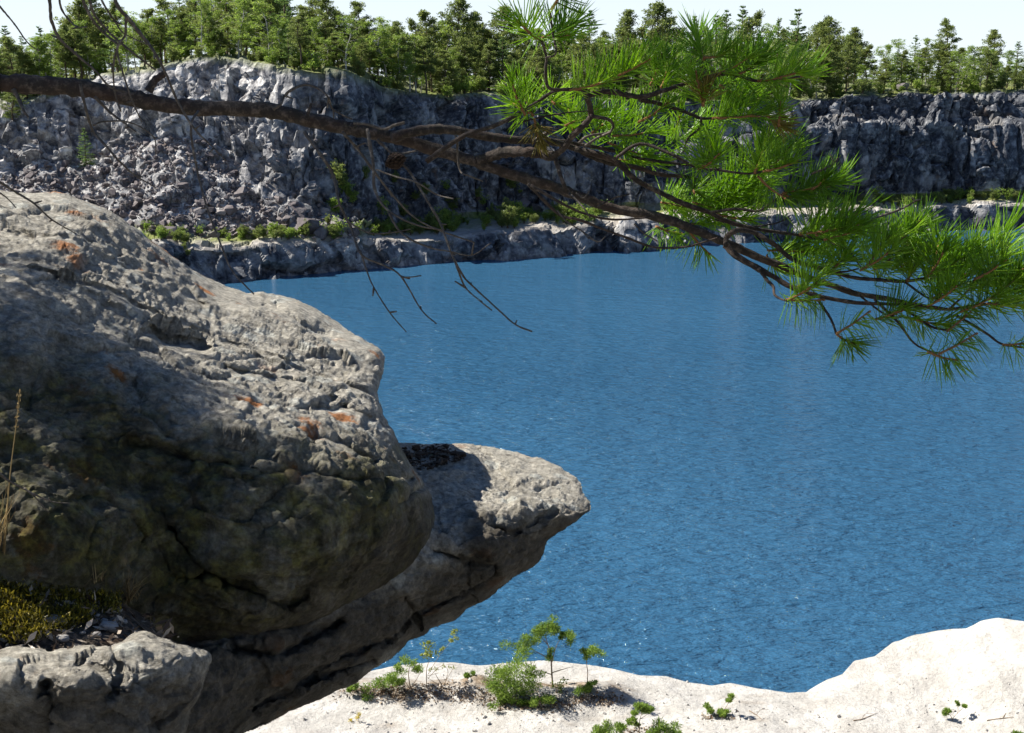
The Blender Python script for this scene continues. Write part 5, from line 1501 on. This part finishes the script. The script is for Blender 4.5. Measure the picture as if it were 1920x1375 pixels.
# ---- needle shoots
def shoot(seed, n=75, L=1.0, nl=.62, up=.35, droop=0.0, spread=(62, 24), gap=0.0):
    """One needled shoot along +Z of length L (in shoot lengths), +Y is its upper side. Needles grow in pairs."""
    r = np.random.default_rng(seed); V, Q = [], []
    st = Pile(); bend = r.normal(size=2) * .04
    axis = catmull([(0, 0, 0), (bend[0], bend[1] + .02, L * .5), (bend[0] * 2, bend[1] * 2 + .08, L)], 12)
    st.add(*tube(axis, np.linspace(.022, .014, 12), 6, bump=.35))
    st.add(*tube([axis[-1], axis[-1] + [0, .004, .04], axis[-1] + [0, .008, .075]], [.016, .021, .003], 6))
    nv = 0
    for k in range(n):
        f = gap + (1 - gap) * (k + r.random()) / n
        b = np.array([np.interp(f * L, axis[:, 2], axis[:, i]) for i in range(3)])
        a0 = r.uniform(0, 2 * np.pi)
        for pair in (0, 1):
            a = a0 + pair * .22 + r.normal() * .05
            th = math.radians(spread[0] + (spread[1] - spread[0]) * f ** 1.2 + r.normal() * 9)
            d = np.array([math.cos(a) * math.sin(th), math.sin(a) * math.sin(th) + up - droop, math.cos(th)]); d /= np.linalg.norm(d)
            ln = nl * r.uniform(.72, 1.12) * (1 - .15 * (1 - f))
            cv = np.array([r.normal() * .05, .06 - droop * .25 + r.normal() * .04, .07])
            p0, p1, p2, p3 = b, b + d * ln * .38 + cv * ln * .05, b + d * ln * .75 + cv * ln * .35, b + d * ln + cv * ln * .7
            s1 = unit(np.cross(d, r.normal(size=3))); s2 = np.cross(d, s1)
            w = .0108
            for q, ww in ((p0, .75), (p1, 1.0), (p2, .85)):
                V += [q + s1 * w * ww, q - s1 * w * ww * .5 + s2 * w * ww * .6, q - s1 * w * ww * .5 - s2 * w * ww * .6]
            V.append(p3)
            for ring in (0, 1):
                e = nv + ring * 3
                for j in range(3): Q.append([e + j, e + (j + 1) % 3, e + 3 + (j + 1) % 3, e + 3 + j])
            e = nv + 6
            for j in range(3): Q.append([e + j, e + (j + 1) % 3, nv + 9, nv + 9])
            nv += 10
    return st.arrays(), np.array(V), np.array(Q)

def shoot_mesh(seed, mat=M_NEEDLE, **kw):
    (Vs, Fs), V, Q = shoot(seed, **kw)
    quads = Q[Q[:, 2] != Q[:, 3]] + len(Vs); tris = Q[Q[:, 2] == Q[:, 3]][:, :3] + len(Vs)
    allF, mi = [], []
    for f in Fs: allF.append(f); mi += [0] * len(f)
    for f in (quads, tris): allF.append(f); mi += [1] * len(f)
    return new_mesh('needle_tuft', np.vstack([Vs, V]), allF, [M_SHOOT, mat], smooth=True, mat_idx=mi)
UP = [shoot_mesh(700 + k, n=37, nl=.66, up=.45) for k in range(4)]           # brushes with needles swept upwards
RND = [shoot_mesh(710 + k, n=36, nl=.60, up=.15) for k in range(4)]          # round brushes
DRP = [shoot_mesh(720 + k, n=24, nl=.60, droop=.45, up=.05) for k in range(3)]   # sparse hanging ones
FAN = [shoot_mesh(730 + k, n=28, L=.55, nl=.66, up=.1, spread=(70, 15), gap=.35) for k in range(3)]   # short fans
OLD = [shoot_mesh(740, M_NEEDLE_Y, n=40, L=.6, nl=.6, up=.1, spread=(50, 18), gap=.2)]

tuft_count = 0
def tuft(a, b, depth, tilt=0.0, protos=UP, scale=None, seed=0):
    """A shoot from pixel a to pixel b at a depth; its real length keeps needles near 5-6 cm."""
    global tuft_count
    r = random.Random(seed * 13 + 5)
    A = at_depth(*map(np.array, (float(a[0]), float(a[1]), depth))); B = at_depth(*map(np.array, (float(b[0]), float(b[1]), depth + tilt)))
    ax = B - A; ln = np.linalg.norm(ax); z = ax / ln
    upv = np.array([0, -.25, 1.0]); x = np.cross(upv, z); x /= np.linalg.norm(x); y = np.cross(z, x)
    o = bpy.data.objects.new('needle_tuft', r.choice(protos)); C.objects.link(o); o.parent = pine
    s = scale or .088
    M = Matrix(((x[0] * s, y[0] * s, z[0] * max(ln, .045)), (x[1] * s, y[1] * s, z[1] * max(ln, .045)), (x[2] * s, y[2] * s, z[2] * max(ln, .045)))).to_4x4()
    M.translation = Vector(A - ORIGIN)
    o.matrix_basis = M
    tuft_count += 1

TUFTS = [
 # base, tip, depth, tilt, protos
 ((985, 217), (952, 160), 1.56, -.02, RND), ((1000, 218), (975, 168), 1.60, .02, RND), ((1040, 195), (1062, 178), 1.60, .04, FAN), ((992, 212), (945, 190), 1.58, .04, RND),
 ((1012, 74), (978, 56), 1.42, -.03, UP), ((1016, 72), (1078, 56), 1.42, .02, UP), ((1034, 20), (1058, 2), 1.40, .0, FAN), ((1030, 70), (1060, 64), 1.44, .03, UP),
 ((1068, 170), (1140, 148), 1.50, .0, UP), ((1130, 152), (1215, 118), 1.50, -.02, UP), ((1100, 162), (1180, 135), 1.52, .05, UP),
 ((1240, 165), (1262, 120), 1.64, .04, UP), ((1250, 166), (1285, 130), 1.66, .05, RND), ((1220, 160), (1240, 112), 1.66, .03, UP),
 ((1060, 236), (1108, 210), 1.68, .04, RND), ((1075, 245), (1060, 205), 1.70, .04, RND), ((1110, 250), (1150, 215), 1.72, .04, RND), ((1196, 230), (1252, 205), 1.62, -.02, UP), ((1150, 255), (1215, 248), 1.70, .06, RND), ((1140, 268), (1205, 292), 1.72, .05, RND), ((1265, 248), (1288, 232), 1.66, -.03, FAN), ((1160, 300), (1225, 310), 1.76, .05, RND),
 ((1318, 108), (1345, 92), 1.56, .0, FAN), ((1320, 112), (1312, 70), 1.60, .05, UP), ((1318, 198), (1322, 150), 1.56, -.02, RND), ((1345, 140), (1412, 112), 1.56, .0, UP), ((1385, 140), (1440, 112), 1.58, .02, UP), ((1420, 152), (1505, 143), 1.58, -.02, UP), ((1440, 150), (1515, 138), 1.62, .04, UP), ((1350, 160), (1400, 190), 1.64, .05, RND),
 ((1335, 222), (1436, 211), 1.60, -.02, UP), ((1345, 215), (1410, 185), 1.66, .03, UP), ((1400, 217), (1450, 232), 1.64, .03, DRP), ((1460, 238), (1466, 205), 1.58, -.02, FAN),
 ((1310, 318), (1345, 300), 1.58, -.05, UP), ((1316, 316), (1320, 270), 1.60, .03, RND), ((1431, 322), (1492, 301), 1.58, -.02, UP), ((1415, 325), (1440, 275), 1.62, .03, UP), ((1440, 318), (1480, 285), 1.64, .04, UP), ((1420, 330), (1450, 350), 1.62, .0, DRP),
 ((1468, 362), (1560, 350), 1.66, .0, UP), ((1500, 362), (1572, 340), 1.70, .03, UP), ((1465, 365), (1520, 372), 1.66, .03, RND), ((1520, 358), (1575, 355), 1.64, -.03, FAN),
 ((1345, 402), (1395, 404), 1.76, .04, RND), ((1300, 380), (1350, 392), 1.78, .05, RND), ((1302, 363), (1330, 345), 1.72, .03, FAN), ((1240, 380), (1300, 388), 1.78, .05, RND), ((1255, 415), (1310, 420), 1.80, .04, RND), ((1230, 425), (1270, 448), 1.74, .02, DRP), ((1290, 430), (1330, 470), 1.72, .02, DRP),
 ((1512, 438), (1605, 432), 1.62, -.02, UP), ((1530, 442), (1612, 408), 1.66, .03, UP), ((1500, 440), (1560, 405), 1.68, .04, UP), ((1545, 450), (1600, 440), 1.60, .0, UP), ((1437, 478), (1470, 500), 1.74, .0, FAN), ((1440, 470), (1480, 455), 1.78, .04, RND), ((1470, 470), (1520, 462), 1.78, .05, RND),
 ((1612, 508), (1678, 475), 1.62, -.02, UP), ((1620, 505), (1665, 450), 1.66, .03, UP), ((1640, 505), (1700, 470), 1.70, .04, UP), ((1650, 470), (1690, 442), 1.72, .03, UP), ((1682, 455), (1724, 424), 1.70, .02, UP), ((1690, 440), (1735, 415), 1.72, .02, RND), ((1700, 528), (1713, 485), 1.70, .03, UP), ((1690, 500), (1720, 462), 1.74, .03, RND),
 ((1559, 508), (1572, 476), 1.68, .0, FAN), ((1738, 522), (1780, 470), 1.62, -.02, UP), ((1745, 520), (1768, 455), 1.66, .03, UP), ((1760, 510), (1810, 470), 1.66, .03, UP), ((1738, 575), (1788, 545), 1.60, -.03, UP), ((1750, 560), (1800, 515), 1.64, .02, UP),
 ((1826, 525), (1880, 488), 1.60, -.02, UP), ((1840, 520), (1890, 470), 1.64, .03, UP), ((1858, 560), (1925, 515), 1.66, .02, UP), ((1880, 540), (1935, 500), 1.68, .02, UP), ((1800, 585), (1870, 562), 1.62, -.02, UP), ((1850, 570), (1920, 575), 1.68, .03, RND),
 ((1474, 564), (1522, 545), 1.60, -.02, UP), ((1472, 562), (1500, 575), 1.60, .0, DRP), ((1490, 540), (1545, 520), 1.64, .03, UP), ((1568, 626), (1635, 615), 1.58, .0, DRP), ((1568, 626), (1585, 650), 1.58, .0, FAN), ((1640, 600), (1690, 585), 1.62, .0, UP), ((1672, 592), (1720, 580), 1.64, .02, DRP),
 ((1775, 622), (1845, 598), 1.64, .0, DRP), ((1760, 664), (1834, 656), 1.60, .0, DRP), ((1740, 660), (1790, 668), 1.60, .02, DRP), ((1880, 647), (1930, 652), 1.68, .0, DRP), ((1700, 595), (1770, 600), 1.66, .02, RND),
]
for k, (a, b, d, tl, pr) in enumerate(TUFTS[:100]):
    tuft(a, b, d, tl, pr, seed=k)
for k, (a, b, d) in enumerate([((1318, 200), (1326, 172), 1.55), ((1002, 222), (1008, 262), 1.6), ((1436, 214), (1452, 224), 1.6)]):
    tuft(a, b, d, 0, OLD, seed=900 + k, scale=.08)

# more needled shoots filling the thick of the bough, and the crown out of the frame that shades the rock: one part each, uncounted
def shoot_soup(name, spots, protos_kw, mat):
    pl = Pile(); st = [shoot(800 + k, **protos_kw) for k in range(4)]
    for k, (A, ax, s) in enumerate(spots):
        z = unit(ax); x = unit(np.cross([0, -.2, 1.0], z)); y = np.cross(z, x)
        R = np.stack([x, y, z], 1) * s
        (Vs, Fs), V, Q = st[k % 4]
        Q2 = Q[Q[:, 2] != Q[:, 3]]; T2 = Q[Q[:, 2] == Q[:, 3]][:, :3]
        pl.add(V @ R.T + A, [Q2, T2])
    o = pl.obj(name, mat, pine, True); o['kind'] = 'stuff'
    return o
rf = np.random.default_rng(21)
spots = []
FILL = [((1060, 235), (1300, 300), 3, 1.74, 1.86), ((1240, 370), (1400, 420), 7, 1.78, 1.9), ((1430, 440), (1600, 500), 4, 1.76, 1.86), ((1620, 480), (1760, 560), 7, 1.70, 1.82), ((1760, 500), (1930, 590), 9, 1.70, 1.84), ((1330, 130), (1480, 230), 1, 1.68, 1.8), ((1300, 270), (1500, 360), 2, 1.70, 1.82)]
for (a, b, n, d0, d1) in FILL:
    for _ in range(n):
        px, py, d = rf.uniform(a[0], b[0]), rf.uniform(a[1], b[1]), rf.uniform(d0, d1)
        A = at_depth(np.array(px), np.array(py), d) - ORIGIN
        spots.append((A, np.array([1.0, rf.normal() * .5, .35 + rf.normal() * .35]), .085))
shoot_soup('needles', spots, dict(n=40, nl=.64, up=.3), M_NEEDLE)
# crown above and left of the frame; shades the left of the big rock
SHADE = [(20, 492, 2.2), (70, 495, 2.6), (20, 560, 2.4), (80, 560, 2.5), (140, 575, 2.7), (40, 620, 2.5), (110, 620, 2.6), (60, 660, 2.4), (170, 640, 2.6), (230, 680, 2.7), (120, 690, 2.5), (20, 710, 2.4), (200, 720, 2.6), (60, 750, 2.5), (140, 760, 2.6), (240, 760, 2.6),
         (300, 740, 2.8), (180, 800, 2.5), (260, 830, 2.6), (300, 880, 2.5), (280, 940, 2.5), (330, 1010, 2.6), (300, 1080, 2.5)]
spots = []; twp = Pile()
SHADE += [(x, None, 1.15 + .1 * (k % 4)) for k, x in enumerate(range(-20, 640, 44))]
SHADE += [(x, -1, .62 + .1 * (k % 4)) for k, x in enumerate(range(1200, 1500, 42))]
for px, py, t in SHADE:
    if py == -1:        # sprays above the upper tufts of the bough
        p = at_depth(np.array(float(px)), np.array(95.0 + (px * 7 % 60)), 1.52)
    elif py is None:      # sprays right above the left half of the bough
        p = at_depth(np.array(float(px)), np.array(float(np.interp(px, [0, 300, 640], [155, 195, 240]))), 1.6)
    else:
        p, nn = hit_near(px, py, ('rock_outcrop',)); t = t * .8
    c = p + SUN_VEC * t - ORIGIN
    if to_px(c + ORIGIN)[1] > -40 and to_px(c + ORIGIN)[0] > -60: c = c + SUN_VEC * 1.0
    if px % 5 == 0 and py is None: twp.add(*limb(np.array([[c[0] * .2, .08, min(c[2] + .4, 5.5)], c * [.6, .6, 1] + [0, 0, -.1], c]), .006, .003, 5, 4))
    for _ in range(6 if py == -1 else 8 if (py or 0) < 660 else 12):
        A = c + rf.normal(size=3) * np.array([.085, .085, .06])
        spots.append((A, np.array([rf.normal(), rf.normal(), .5 + abs(rf.normal()) * .5]), .11))
shoot_soup('crown', spots, dict(n=42, nl=.66, up=.2), M_NEEDLE)
twp.obj('crown_twigs', M_BARK, pine, True)
